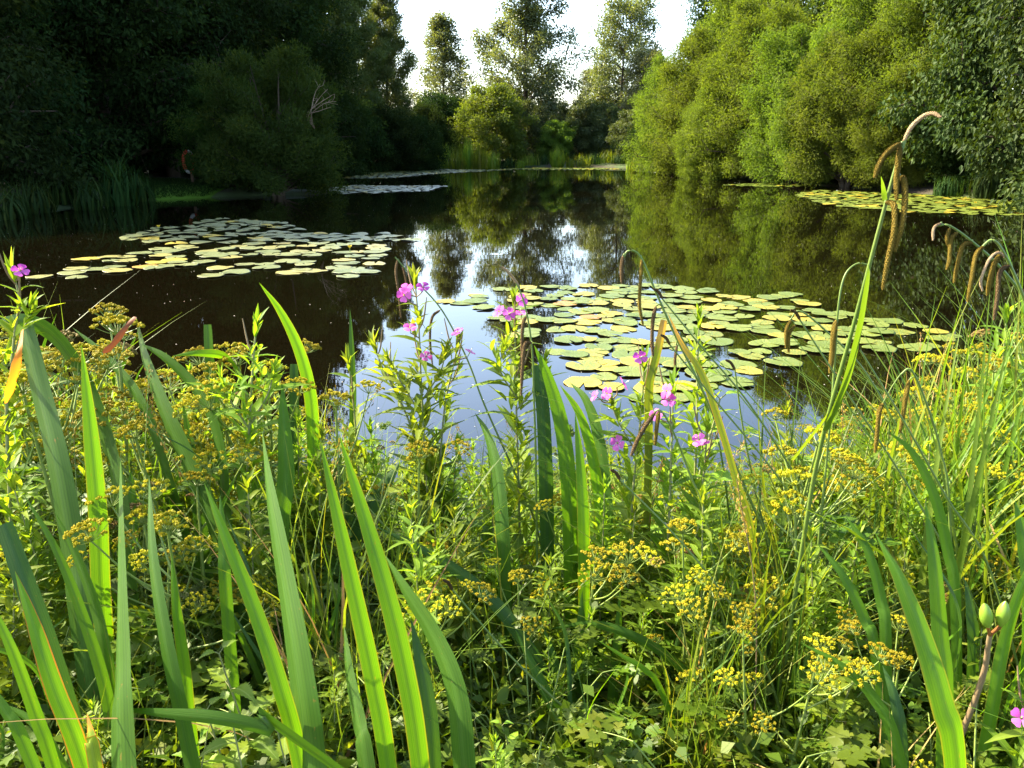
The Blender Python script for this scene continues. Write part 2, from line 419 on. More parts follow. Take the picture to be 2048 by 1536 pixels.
def pad_mat(name, c1, c2, c3, rough=0.40, spec=0.35):
    """floating leaf: radiating veins, yellowing blotches, some pads older than others"""
    m, n, l = new_mat(name)
    oi = n.new("ShaderNodeObjectInfo")
    u, v = _attr(n, 'u'), _attr(n, 'v')                 # u: angle 0..1, v: radius 0..1
    c = n.new("ShaderNodeTexCoord")
    off = n.new("ShaderNodeVectorMath"); off.operation = 'ADD'
    l.new(c.outputs['Object'], off.inputs[0])
    cb = n.new("ShaderNodeCombineXYZ"); l.new(_math(n, l, 'MULTIPLY', oi.outputs['Random'], 40.0), cb.inputs[0]); l.new(cb.outputs[0], off.inputs[1])
    blot = _noise(n, l, 7.0, 4, vec=off.outputs[0])
    col = _mixc(n, l, oi.outputs['Random'], c1, c2)
    age = _math(n, l, 'MULTIPLY', _math(n, l, 'POWER', _math(n, l, 'FRACT', _math(n, l, 'MULTIPLY', oi.outputs['Random'], 17.0)), 3.0), 0.55)
    f = _math(n, l, 'MULTIPLY', _math(n, l, 'SUBTRACT', _math(n, l, 'ADD', blot, _math(n, l, 'ADD', age, _math(n, l, 'MULTIPLY', v, .08))), 0.72, True), 5.0, True)
    col = _mixc(n, l, f, col, c3)
    spots = _noise(n, l, 34.0, 3, vec=off.outputs[0])
    col = _mixc(n, l, _math(n, l, 'MULTIPLY', _math(n, l, 'SUBTRACT', spots, 0.70, True), 9.0, True), col, (0.10, 0.06, 0.02))
    ve = _math(n, l, 'POWER', _math(n, l, 'ABSOLUTE', _math(n, l, 'SINE', _math(n, l, 'MULTIPLY', u, 3.14159 * 22))), 0.4)
    col = _mixc(n, l, _math(n, l, 'MULTIPLY', _math(n, l, 'SUBTRACT', 1.0, ve), 0.35), col, (0.20, 0.24, 0.05))
    p = n.new("ShaderNodeBsdfPrincipled"); l.new(col, p.inputs['Base Color'])
    p.inputs['Roughness'].default_value = rough; p.inputs['Specular IOR Level'].default_value = spec
    bp = n.new("ShaderNodeBump"); bp.inputs['Strength'].default_value = 0.35; bp.inputs['Distance'].default_value = 0.01
    l.new(_math(n, l, 'ADD', ve, blot), bp.inputs['Height']); l.new(bp.outputs[0], p.inputs['Normal'])
    o = n.new("ShaderNodeOutputMaterial"); l.new(p.outputs[0], o.inputs[0])
    return m
M['pad'] = pad_mat('lily_pad_green', (0.070, 0.100, 0.010), (0.115, 0.138, 0.014), (0.23, 0.18, 0.013))
M['padyellow'] = pad_mat('lily_pad_yellow', (0.27, 0.21, 0.015), (0.30, 0.23, 0.02), (0.24, 0.12, 0.02))
M['padcool'] = pad_mat('lily_pad_grey_green', (0.085, 0.105, 0.034), (0.135, 0.145, 0.046), (0.20, 0.17, 0.04), rough=0.36, spec=0.6)
M['lilyyellow'] = plain_mat('yellow_lily_petal', (0.65, 0.45, 0.02), (0.75, 0.55, 0.04), 40, 0.5)
M['red'] = plain_mat('life_ring_red', (0.55, 0.05, 0.025), (0.65, 0.08, 0.04), 8, 0.5)
M['white'] = plain_mat('life_ring_white', (0.6, 0.58, 0.54), (0.75, 0.73, 0.7), 8, 0.5)
M['post'] = plain_mat('weathered_post', (0.13, 0.08, 0.05), (0.22, 0.15, 0.10), 10, 0.85, 0.15, 0.4, 40)
M['speck'] = plain_mat('floating_speck', (0.45, 0.42, 0.34), (0.65, 0.62, 0.54), 5, 0.8)
M['litter'] = leaf_mat('leaf_litter', (0.07, 0.035, 0.012), (0.16, 0.085, 0.03), (0.24, 0.15, 0.06), transl=0.15, rough=0.8, spec=0.1)

# ------------------------------------------------------------------ ground, water
POND = np.array([(-7.5, 3.0), (-3, 3.25), (-1, 3.2), (0.6, 3.15), (2.2, 3.35), (4.5, 3.3), (8, 3.2), (13, 6), (16.5, 12), (17, 18), (15.5, 22.5),
                 (13.8, 25), (13.4, 28), (11.8, 33.5), (9.8, 40.5), (9.2, 48), (9.2, 55), (4, 57.5), (-2, 57), (-7, 55.5), (-11, 52), (-12.5, 44),
                 (-12, 36), (-10, 29), (-8.6, 28.2), (-6.2, 27.8), (-6.0, 26.6), (-8.8, 25.6), (-10.8, 23.6), (-11.4, 20), (-12, 16), (-13.5, 10), (-12, 5)])
def pond_sd(x, y):
    """signed distance to the shoreline, positive on land"""
    p = np.stack([x, y], -1)
    d = np.full(x.shape, 1e9); inside = np.zeros(x.shape, bool)
    n = len(POND)
    for i in range(n):
        a, b = POND[i], POND[(i + 1) % n]
        ab = b - a
        t = np.clip(((p - a) @ ab) / (ab @ ab), 0, 1)
        d = np.minimum(d, np.linalg.norm(p - a - t[..., None] * ab, axis=-1))
        c = (a[1] > y) != (b[1] > y)
        xs = a[0] + (y - a[1]) / np.where(abs(b[1] - a[1]) < 1e-9, 1e-9, b[1] - a[1]) * (b[0] - a[0])
        inside ^= c & (x < xs)
    return np.where(inside, -d, d)

def ground_h(x, y):
    x = np.asarray(x, float); y = np.asarray(y, float)
    sd = pond_sd(x, y)
    h = np.where(sd > 0, 0.34 * (1 - np.exp(-sd / 1.3)) + 0.012 * np.minimum(sd, 40), np.maximum(-0.5, sd * 0.35))
    return h + 0.02 * np.sin(x * 3.1 + y * 1.7) * np.clip(sd, 0, 1)

def gz(x, y):
    return float(ground_h(np.array([x]), np.array([y]))[0])

def warp(a, near, far, n):
    t = np.linspace(-1, 1, n)
    return a + near * t + (far - near) * np.sign(t) * np.abs(t) ** 5
gx = warp(0, 40, 900, 240); gy = warp(30, 45, 1200, 260)
X, Y = np.meshgrid(gx, gy, indexing='ij')
Z = ground_h(X, Y)
g = Geo()
i, j = np.meshgrid(np.arange(len(gx) - 1), np.arange(len(gy) - 1), indexing='ij')
ny = len(gy)
g.add(np.stack([X, Y, Z], -1), quads=np.stack([i * ny + j, (i + 1) * ny + j, (i + 1) * ny + j + 1, i * ny + j + 1], -1).reshape(-1, 4))
tag(g.build('ground', M['ground']), kind='structure')
g = Geo()
wx, wy = np.linspace(-22, 24, 24), np.linspace(1.5, 64, 30)
X, Y = np.meshgrid(wx, wy, indexing='ij')
i, j = np.meshgrid(np.arange(23), np.arange(29), indexing='ij')
g.add(np.stack([X, Y, np.zeros_like(X)], -1), quads=np.stack([i * 30 + j, (i + 1) * 30 + j, (i + 1) * 30 + j + 1, i * 30 + j + 1], -1).reshape(-1, 4))
tag(g.build('water', M['water']), kind='structure')

# ------------------------------------------------------------------ trees
def make_tree(H, Rad, prof, base_z, n_limb, n_leaf, leaf_l, leaf_w, mat, seed, clump=0.55, droop=0.2, trunk_r=0.2, rise=0.35, stems=1, sub=2, flat=0.75):
    """returns (trunk_mesh, crown_mesh): tapered trunk with limbs, crown of separate leaves in clumps round the limb ends"""
    r = np.random.default_rng(seed)
    gt, gc = Geo(), Geo()
    cents, rads = [], []
    stem_pts = []
    for s in range(stems):
        a = 2 * math.pi * s / max(stems, 1) + r.uniform(-.4, .4)
        lean = 0 if stems == 1 else Rad * r.uniform(.15, .4)
        top = np.array([math.cos(a) * lean, math.sin(a) * lean, H * r.uniform(.86, .95)])
        b0 = np.array([math.cos(a) * .12, math.sin(a) * .12, 0]) if stems > 1 else np.zeros(3)
        mid = (b0 + top) / 2 + np.array([*r.normal(0, Rad * .06, 2), 0])
        ln = smooth_line([b0, b0 * .6 + mid * .4 + [*r.normal(0, Rad * .02, 2), 0], mid, top], 12)
        tube(gt, ln, np.linspace(trunk_r, trunk_r * .12, 13), 7)
        stem_pts.append(ln)
    for k in range(n_limb):
        ln = stem_pts[k % stems]
        zf = base_z + (0.97 - base_z) * ((k + r.uniform(0, 1)) / n_limb)
        a = k * 2.399 + r.uniform(-.4, .4)
        z1 = zf * H
        rr = Rad * prof(zf) * r.uniform(.72, 1.05)
        z0 = max(0.04 * H, z1 - rise * rr)
        i0 = np.argmin(abs(ln[:, 2] - min(z0, ln[-1, 2])))
        p0 = ln[i0]
        p1 = np.array([math.cos(a) * rr, math.sin(a) * rr, z1])
        md = (p0 + p1) / 2 + np.array([0, 0, rr * .12])
        lp = smooth_line([p0, md, p1], 6)
        lr = trunk_r * .38 * (1 - zf * .6)
        tube(gt, lp, np.linspace(lr, lr * .15, 7), 5)
        cents += [lp[3], lp[4], lp[5], lp[6]]; rads += [clump * .9, clump, clump, clump * .9]
        for q in range(sub):
            st = lp[r.integers(2, 6)]
            dirn = unit(p1 - p0 + r.normal(0, .55, 3) * np.linalg.norm(p1 - p0) * .8)
            en = st + dirn * rr * r.uniform(.25, .5)
            tube(gt, np.stack([st, (st + en) / 2 + [0, 0, .04 * rr], en]), [lr * .4, lr * .25, lr * .1], 4)
            cents += [en, (st + en) / 2]; rads += [clump * r.uniform(.7, 1), clump * .8]
    cents = np.array(cents); rads = np.array(rads)
    w = rads ** 2 * r.uniform(.15, 1.85, len(rads)); w /= w.sum()
    ci = r.choice(len(cents), n_leaf, p=w)
    off = r.normal(0, 1, (n_leaf, 3)); off = off / np.maximum(np.linalg.norm(off, axis=1, keepdims=True), .2) * (r.uniform(.0, 1, (n_leaf, 1)) ** .45)
    P = cents[ci] + off * rads[ci][:, None] * np.array([1.15, 1.15, flat])
    keep = P[:, 2] > 0.02 * H
    P, off, ci = P[keep], off[keep], ci[keep]
    n = len(P)
    out = unit(off + unit(P - np.array([0, 0, H * .45])) * .5)
    D = unit(out * .6 + r.normal(0, .6, (n, 3)) + np.array([0, 0, -droop]))
    N = unit(np.array([0, 0, .7]) + out * .5 + r.normal(0, .5, (n, 3)))
    crnd = r.uniform(0, .55, len(cents))
    kites(gc, P, D, N, leaf_l * r.uniform(.65, 1.3, n), leaf_w * r.uniform(.7, 1.25, n), np.clip(crnd[ci] + r.uniform(0, .45, n), 0, 1))
    return gt.mesh('trunk', [M['bark']]), gc.mesh('crown', [mat], smooth=False)

def plant_tree(name, meshes, loc, label, cat='tree', group=None, rz=0.0, sc=(1, 1, 1)):
    t = thing(name, label, cat, loc, group)
    for nm, me in zip(('trunk', 'crown'), meshes):
        o = bpy.data.objects.new(nm, me); COL.objects.link(o); o.parent = t
    t.rotation_euler = (0, 0, rz); t.scale = sc
    return t

P_round = lambda z: max(.08, math.sqrt(max(0, 1 - ((z - .52) / .52) ** 2)))
P_skirt = lambda z: max(.1, (1.0 - .25 * (1 - z)) * math.sqrt(max(0, 1 - (max(z - .28, 0) / .74) ** 2)))
P_cone = lambda z: max(.06, min(1, 1.15 * (1 - z) ** .75))
P_col = lambda z: max(.08, min(1, 2.2 * (1 - z) ** .8) * min(1, .55 + z))
P_tall = lambda z: max(.12, min(1.0, 1.5 * (1 - z) ** .65) * (0.75 + .25 * math.sin(z * 19)))

WIL = [make_tree(8.5, 3.9, P_skirt, .06, 64, 72000, .18, .05, M['willow'], 100 + k, clump=.60, flat=.95, droop=.15, trunk_r=.2, stems=3, sub=3, rise=.6) for k in range(3)]
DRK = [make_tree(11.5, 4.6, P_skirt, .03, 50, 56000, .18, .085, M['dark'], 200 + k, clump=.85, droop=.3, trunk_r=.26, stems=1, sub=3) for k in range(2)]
POP = [make_tree(12.5, 2.1, P_col, .10, 54, 62000, .17, .075, M['poplar'], 300 + k, clump=.56, droop=-.5, trunk_r=.2, sub=2, rise=1.5) for k in range(2)]
SYC = make_tree(11.0, 4.6, P_skirt, .05, 50, 60000, .18, .12, M['sycamore'], 400, clump=.85, droop=.45, trunk_r=.3, sub=3)
BSH = make_tree(4.1, 2.3, P_skirt, .05, 40, 46000, .13, .035, M['bushleaf'], 500, clump=.42, droop=-.3, trunk_r=.09, stems=5, sub=3, rise=1.0)
FARA = make_tree(11.2, 2.9, P_cone, .08, 44, 21000, .20, .095, M['fartree'], 600, flat=1.15, clump=.6, droop=-.1, trunk_r=.17, sub=2, rise=.8)
FARB = make_tree(17.5, 4.4, P_tall, .10, 64, 46000, .23, .115, M['fartree'], 610, flat=1.25, clump=.72, droop=.2, trunk_r=.26, sub=2, rise=.6)
FARC = make_tree(12.4, 2.9, P_round, .2, 42, 26000, .22, .11, M['fartree'], 620, flat=1.15, clump=.72, droop=.1, trunk_r=.2, sub=2)
FBU = [make_tree(4.6, 2.5, P_skirt, .06, 34, 22000, .17, .08, M['farbush'], 700 + k, clump=.5, droop=.1, trunk_r=.09, stems=4, sub=2) for k in range(2)]
LIM = make_tree(4.6, 2.5, P_skirt, .06, 40, 26000, .17, .075, M['limebush'], 730, clump=.5, droop=.1, trunk_r=.09, stems=4, sub=3)
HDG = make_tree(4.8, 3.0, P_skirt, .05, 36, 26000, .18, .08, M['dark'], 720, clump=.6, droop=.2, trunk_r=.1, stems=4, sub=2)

def spot(px, Y):
    x = (px - CX) / F_PX * (Y * math.cos(PITCH) + CAM_Z * math.sin(PITCH))
    return (x, Y, gz(x, Y) - .05)

def T(name, meshes, px, Y, label, cat='tree', group=None, s=1.0, sz=None, rz=None):
    plant_tree(name, meshes, spot(px, Y), label, cat, group, random.uniform(0, 6.28) if rz is None else rz, (s, s, sz or s))

G_R = 'sunlit willows overhanging the pond'
T('willow_tree', WIL[0], 1345, 46, 'small yellow-green willow farthest along the sunlit bank, beside the sky gap', group=G_R, s=.72)
T('willow_tree', WIL[1], 1400, 42.5, 'yellow-green willow leaning out over the far end of the sunlit bank', group=G_R, s=.80)
T('willow_tree', WIL[2], 1490, 44, 'tall yellow-green willow rising behind the far end of the sunlit row', group=G_R, s=1.0, sz=1.15)
T('willow_tree', WIL[0], 1515, 37, 'broad yellow-green willow in the middle of the sunlit row, skirt touching water', group=G_R, s=.85)
T('willow_tree', WIL[2], 1425, 38.5, 'low rounded grey-green willow dipping into the water before the taller ones', group=G_R, s=.50, sz=.52)
T('willow_tree', WIL[1], 1640, 39, 'tallest yellow-green willow, its top cut by the picture edge', group=G_R, s=1.15, sz=1.3)
T('willow_tree', WIL[1], 1585, 33.5, 'olive-green willow with dark branches hanging over a thin floating leaf strip', group=G_R, s=.70, sz=.72)
T('willow_tree', WIL[0], 1790, 33, 'tall feathery willow next to the dark broadleaved tree', group=G_R, s=1.0, sz=1.2)
T('willow_tree', WIL[2], 1840, 29.5, 'grey-green willow with a visible slanting stem beside the dark broadleaved tree', group=G_R, s=.66, sz=.85)
T('willow_tree', WIL[0], 1690, 31, 'low shaded willow with brown inner branches hanging over the floating leaf strip', group=G_R, s=.66, sz=.66)
T('willow_tree', WIL[1], 1780, 29.2, 'small shaded willow at the back of the yellow-green pad raft', group=G_R, s=.52, sz=.50)
T('broadleaf_tree', SYC, 2030, 25.5, 'dark broadleaved tree with large glossy leaves closing the sunlit row', s=.85, sz=1.1)
T('broadleaf_tree', SYC, 1730, 37, 'dark broadleaved tree showing through a gap between the bright willows', s=.8, sz=.95, rz=2.0)
T('broadleaf_tree', SYC, 1440, 50, 'green broadleaved tree peeping over the yellow willows next to the sky', s=.8, sz=.95, rz=4.0)
T('broadleaf_tree', SYC, 2200, 20.5, 'dark tree with big leaves at the picture edge over the reeds', s=.8, sz=1.1, rz=1.0)

G_L = 'shaded trees along the dark bank'
dl = [(-40, 25, 1.0, 'nearest dark tree on the shaded bank, at the picture corner'),
      (90, 27.5, 1.1, 'dark tree second along the shaded bank, behind the tall sedge tussocks'),
      (230, 29, 1.15, 'dark tree on the shaded bank behind the arching sedge tussock'),
      (350, 33, 1.1, 'dark tree behind the mown grass patch and the life ring'),
      (470, 37, 1.2, 'tall dark tree right behind the bushy bank willow'),
      (575, 43, 1.05, 'tall dark tree past the bushy bank willow, near the feathery poplars'),
      (160, 36, 1.35, 'very tall dark tree rising in the second row above the sedge tussocks'),
      (400, 45, 1.45, 'very tall dark tree in the back row above the mown grass'),
      (-230, 22, 1.0, 'dark tree just outside the shaded corner of the pond'),
      (-150, 20.4, .95, 'dark tree added beyond the picture edge to shade the pale raft')]  # out-of-frame tree added so its shadow falls on the pale raft
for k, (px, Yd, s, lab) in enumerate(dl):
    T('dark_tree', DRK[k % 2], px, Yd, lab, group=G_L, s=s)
G_P = 'feathery poplars at the end of the shaded bank'
for px, Yd, s, lab in ((610, 52, 1.08, 'feathery poplar tallest and most shaded of its row'), (668, 54, 1.02, 'feathery poplar second in the row, its top out of the picture'),
                       (722, 55, .96, 'feathery poplar with yellowish lit tips, third in the row'), (780, 57, .90, 'slim pale poplar standing at the sky end of the dark row')):
    T('poplar_tree', POP[int(px) % 2], px, Yd, lab, group=G_P, s=s)
T('bank_willow', BSH, 556, 26.0, 'bushy willow standing on the shaded bank at the water, bare twigs poking out', s=1.05)
T('bank_willow', BSH, 470, 27.6, 'smaller bushy willow merged behind the bank willow beside the mown grass', s=.85, rz=2.2)
G_H = 'dark rounded bushes past the bank willow'
for px, Yd, s, sz, lab in ((700, 47, .85, .95, 'dark rounded bush nearest the bank willow'), (770, 49, .85, .85, 'dark rounded bush in the middle of the dark row below the poplars'),
                           (832, 51, .7, .75, 'lowest dark rounded bush at the end of the row below the poplars'), (650, 44, .8, 1.1, 'tall dark bush half hidden by the bank willow')):
    T('rounded_bush', HDG, px, Yd, lab, 'bush', G_H, s, sz)
T('slender_tree', FARA, 888, 70, 'slender pale green conical tree standing alone against the white sky', s=1.25, sz=1.0)
T('tall_tree', FARB, 1052, 66, 'tallest loose-leaved tree in the middle against the white sky', s=1.08, sz=.98)
T('far_tree', FARC, 1243, 70, 'grey-green round-topped tree between the white sky and the bright willows', s=1.0)
T('far_tree', FARC, 1185, 74, 'small thin tree between the tallest tree and the grey-green round one', s=.6)
T('far_tree', FARC, 1290, 62, 'pale green tree half hidden behind the first yellow willow', s=.62)
G_F = 'bushes along the far shore'
for k, (px, Yd, s, sz, lab) in enumerate(((985, 58.6, 1.08, 1.12, 'light olive bush on the far shore under the tallest tree'), (1052, 61, .8, .9, 'dark bush behind the light olive bush at the foot of the tallest tree'),
                                          (1110, 60, .62, .62, 'low silvery bush behind the far sedge tussock'), (1150, 61.5, .85, .9, 'dark bush between the far sedge tussock and the white sky'),
                                          (1205, 62, .85, .85, 'dark green bush on the far shore next to the bright willows'), (1268, 58, .75, .75, 'dark bush in the corner where the bright willows begin'))):
    T('far_bush', LIM if k in (0, 2) else FBU[k % 2], px, Yd, lab, 'bush', G_F, s, sz)
for k, (px, Yd, s) in enumerate(((880, 66, 1.0), (930, 70, .95), (850, 60, .8), (1010, 72, .9), (1100, 74, .9), (1180, 70, .9), (1240, 72, .95))):
    T('rounded_bush', HDG, px, Yd, 'dark bush in the hedge behind the far shore, ' + ('below the slender pale tree', 'beside the slender pale tree', 'at the end of the dark row', 'behind the light olive bush', 'behind the tallest tree', 'behind the thin small tree', 'behind the round-topped grey-green tree')[k], 'bush', 'hedge behind the far shore', s)

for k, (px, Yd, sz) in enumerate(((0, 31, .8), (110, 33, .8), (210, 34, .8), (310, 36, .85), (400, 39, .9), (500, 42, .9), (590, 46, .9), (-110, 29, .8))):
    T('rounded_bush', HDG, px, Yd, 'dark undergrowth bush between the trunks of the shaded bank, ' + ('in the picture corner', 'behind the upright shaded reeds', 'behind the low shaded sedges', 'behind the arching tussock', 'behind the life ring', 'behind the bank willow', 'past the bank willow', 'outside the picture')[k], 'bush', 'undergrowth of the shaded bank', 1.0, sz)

for k, (px, Yd, s, sz) in enumerate(((1660, 34, .75, .6), (1735, 32, .75, .55), (1810, 31, .7, .5), (1885, 29.5, .7, .6), (1960, 26.8, .7, .6), (1590, 36, .8, .6), (1325, 51, .9, .7), (1380, 47, .8, .6))):  # dark bushes added to hide bare bank and stand for deep shade
    T('rounded_bush', HDG, px, Yd, 'dark bush added for shade beneath willows, ' + ('behind the thin floating strip', 'under the tallest willow', 'under the feathery willow', 'by the slanting stem', 'at the foot of the dark broadleaved tree', 'under the olive-green willow', 'in the corner by the far shore', 'under the farthest willows')[k], 'bush', 'bushes added for shade below the willows', s, sz)

# bare pale branch on the bank willow
g = Geo()
b0 = at_y(618, 232, 25.0)
for ex, ey in ((655, 178), (668, 188), (672, 203), (640, 168), (662, 214)):
    e = at_y(ex, ey, 24.6 + random.uniform(-.4, .4))
    md = b0 * .45 + e * .55 + rng.normal(0, .09, 3)
    ln = smooth_line([b0 + [0, .6, -.35], b0 + rng.normal(0, .05, 3), md, e], 9)
    tube(g, ln, np.linspace(.015, .004, 10), 4)
    for q in (5, 7, 8):
        tube(g, np.stack([ln[q], ln[q] + rng.normal(0, .07, 3) + [.03, 0, .08], ln[q] + rng.normal(0, .10, 3) + [.10, 0, .16]]), [.005, .004, .002], 4)
tag(g.build('bare_branch', M['paletwig']), 'bare pale branch sticking out of the bushy bank willow', 'branch')

# ------------------------------------------------------------------ tufts of blades (reeds, sedges, tussocks)
def tuft_geo(n, h, spread, w, arch, seed, K=6, lean=0.25, mat=0, foot=0.1):
    r = np.random.default_rng(seed)
    g = Geo()
    a = r.uniform(0, 2 * math.pi, n)
    P = np.stack([np.cos(a), np.sin(a), np.zeros(n)], -1) * (foot * np.sqrt(r.uniform(0, 1, n)))[:, None]
    tilt = r.uniform(.02, 1, n) * lean
    out = np.stack([np.cos(a), np.sin(a), np.zeros(n)], -1)
    D = unit(out * tilt[:, None] + np.array([0, 0, 1.0]))
    N = unit(-out + np.array([0, 0, .3]) + r.normal(0, .25, (n, 3)))
    strips(g, P, D, -N, h * r.uniform(.55, 1.1, n), w * r.uniform(.6, 1.2, n), r.uniform(0, 1, n), K=K, droop=arch * r.uniform(.2, 1.2, n),
           prof=lambda t: np.interp(t, [0, .2, .6, 1], [.8, 1, .8, .04]), fold=.2)
    return g

G_FR = 'reeds and tussocks at the waterline'
def far_tuft(px, Yd, n, h, w, arch, mat, label, name='reed_clump', seed=1, lean=.25, foot=.3, z=None):
    x, y, zz = spot(px, Yd)
    o = tuft_geo(n, h, 1, w, arch, seed, lean=lean, foot=foot).build(name, mat)
    o.location = (x, y, max(-.05, gz(x, y)) if z is None else z)
    tag(o, label, 'reeds', G_FR)
far_tuft(1115, 56.5, 260, 1.35, .045, .75, M['reed'], 'round fountain of green sedge on the far shore, reflected in the water', 'sedge_tussock', 21, .8, .4)
for k, px in enumerate((868, 892, 915, 938, 960, 985)):
    far_tuft(px, 54.5 + (k % 2) * .8, 85, (1.0, 1.7, 1.25, 2.0, 1.5, 1.2)[k], .075, .35, M['reed'],
             'bright upright reed clump in the far corner, ' + ('farthest from the sedge fountain', 'second from the dark bank', 'third of its row', 'tallest in the middle of its row', 'yellowest of its row', 'closest to the sedge fountain')[k], seed=30 + k, lean=.45, foot=.45)
for k, (px, Yd, h) in enumerate(((730, 49, 1.1), (770, 50.5, 1.1), (810, 51.5, 1.2), (845, 53, 1.3), (700, 47, .9))):
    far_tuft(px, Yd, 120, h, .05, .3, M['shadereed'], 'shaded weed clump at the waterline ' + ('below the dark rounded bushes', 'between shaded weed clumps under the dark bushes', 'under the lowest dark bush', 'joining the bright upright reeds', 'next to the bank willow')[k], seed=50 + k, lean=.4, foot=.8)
for k, (px, Yd, h) in enumerate(((1272, 50, 1.3), (1262, 53, 1.0), (1140, 56.8, .8), (1040, 56.6, .6))):
    far_tuft(px, Yd, 70, h, .05, .4, M['reed'], ('grey-green reed clump standing at the foot of the first willow', 'low reed clump in the corner before the first willow', 'thin sedge growing beside the sedge fountain', 'short green reeds in the water below the light olive bush')[k], seed=60 + k, lean=.35, foot=.3)
for k, px in enumerate((1015, 1060, 1085, 1165, 1190, 1215, 1240, 1258)):
    far_tuft(px, 57.2 + (k % 3) * .5, 110, .75 + .15 * (k % 2), .05, .6, M['reed' if k % 2 else 'shadereed'], 'low sedge clump on the far shore ' + ('right beside the bright upright reeds', 'below the light olive bush', 'touching the sedge fountain', 'just past the sedge fountain', 'second past the sedge fountain', 'third past the sedge fountain', 'before the corner willow', 'in the corner under the first willow')[k], 'sedge_clump', 140 + k, .5, .7)
# shaded tussocks on the near dark bank
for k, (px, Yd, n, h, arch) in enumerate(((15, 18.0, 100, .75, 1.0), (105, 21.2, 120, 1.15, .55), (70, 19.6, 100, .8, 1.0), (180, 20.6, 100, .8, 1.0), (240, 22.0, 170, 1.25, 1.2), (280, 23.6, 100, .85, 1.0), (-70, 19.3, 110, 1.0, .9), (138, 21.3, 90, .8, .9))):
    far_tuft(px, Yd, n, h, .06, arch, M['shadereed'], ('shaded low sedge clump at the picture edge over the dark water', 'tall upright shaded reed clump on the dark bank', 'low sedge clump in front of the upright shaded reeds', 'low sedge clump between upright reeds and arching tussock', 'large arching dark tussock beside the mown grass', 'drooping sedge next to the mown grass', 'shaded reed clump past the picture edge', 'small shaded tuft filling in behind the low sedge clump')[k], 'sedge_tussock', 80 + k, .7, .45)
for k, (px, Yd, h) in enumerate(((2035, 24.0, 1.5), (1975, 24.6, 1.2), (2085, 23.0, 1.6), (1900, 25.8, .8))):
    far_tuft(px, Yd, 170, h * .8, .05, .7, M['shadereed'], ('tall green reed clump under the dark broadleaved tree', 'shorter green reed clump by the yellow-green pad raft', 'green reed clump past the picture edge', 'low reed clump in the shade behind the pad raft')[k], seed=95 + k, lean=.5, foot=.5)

# mown grass patch, post and life ring
g = Geo()
lx, ly = np.meshgrid(np.linspace(-13.5, -9.2, 30), np.linspace(24.0, 31.0, 40), indexing='ij')
i, j = np.meshgrid(np.arange(29), np.arange(39), indexing='ij')
g.add(np.stack([lx, ly, ground_h(lx, ly) + .02], -1), quads=np.stack([i * 40 + j, (i + 1) * 40 + j, (i + 1) * 40 + j + 1, i * 40 + j + 1], -1).reshape(-1, 4))
tag(g.build('lawn', M['lawn']), kind='structure')
g = Geo()
n = 9000
P = np.stack([rng.uniform(-13.3, -9.3, n), rng.uniform(24.1, 30.5, n), np.zeros(n)], -1)
P[:, 2] = ground_h(P[:, 0], P[:, 1])
P = P[P[:, 2] > .02]; n = len(P)
kites(g, P, rand_dirs(n, .6, 1), rand_dirs(n), np.full(n, .12), np.full(n, .02), rng.uniform(0, 1, n))
tag(g.build('grass', M['shadereed']), 'short grass growing on the mown patch by the life ring', 'grass', kind='stuff')
px0 = at_y(384, 352, 27.2)
zz = gz(px0[0], px0[1])
post = thing('lifebuoy_post', 'wooden post holding the life ring on the shaded mown grass', 'post', (px0[0], px0[1], zz))
g = Geo(); tube(g, np.array([[0, 0, -.2], [0, 0, .5], [0, 0, 1.05]]), [.05, .05, .045], 8)
g.build('upright', M['post'], post)
g = Geo()
for s in (-1, 1):
    tube(g, smooth_line([[0, -.03, .80 + .1 * s], [0, -.10, .80 + .12 * s], [0, -.13, .84 + .12 * s]], 4), .012, 5)
g.build('hook', M['post'], post)
ring = thing('life_ring', 'red and white life ring hanging on a wooden post', 'life ring', (px0[0] - .02, px0[1] - .11, zz + .72))
g = Geo(); g2 = Geo()
for q in range(8):
    an = np.linspace(q * math.pi / 4, (q + 1) * math.pi / 4, 7)
    pts = np.stack([.28 * np.sin(an) * .45, .28 * np.sin(an) * .35, .33 * np.cos(an)], -1)
    tube(g if q % 4 else g2, pts, .055, 8)
g.build('float', M['red'], ring); g2.build('band', M['white'], ring)

# ------------------------------------------------------------------ lily pads
def pad_mesh(seed, mat, wav=.05):
    r = np.random.default_rng(seed)
    g = Geo()
    n, rings = 40, (0.0, .35, .7, .92, 1.0)
    notch = r.uniform(.10, .22)
    an = np.linspace(notch, 2 * math.pi - notch, n)
    ph = r.uniform(0, 6.28, 4)
    ell = r.uniform(.86, 1.0)
    rad = 1 + .035 * np.sin(an * 3 + ph[0]) + .02 * np.sin(an * 7 + ph[1])
    rad = rad * (1 - .10 * np.exp(-((an - notch) / .25) ** 2) - .10 * np.exp(-((2 * math.pi - notch - an) / .25) ** 2))
    vs, us, rs = [], [], []
    for k in rings:
        z = wav * k ** 3 * (np.sin(an * 2 + ph[2]) * .5 + np.sin(an * 5 + ph[3]) * .35) + .02 * k * k
        vs.append(np.stack([np.cos(an) * rad * k, np.sin(an) * rad * k * ell, z], -1)); us.append((an / (2 * math.pi))); rs.append(np.full(n, k))
    v = np.concatenate(vs)
    lo = v[-n:] - [0, 0, .015]                     # the rim has a thickness and curls under
    v = np.vstack([v, lo * [.985, .985, 1]])
    q = []
    for k in range(len(rings)):
        for i in range(n - 1):
            q.append((k * n + i, (k + 1) * n + i, (k + 1) * n + i + 1, k * n + i + 1))
    g.add(v, quads=q, u=np.concatenate(us + [an / 6.283]), v=np.concatenate(rs + [np.full(n, 1.0)]))
    return g.mesh('lily_pad', [mat])
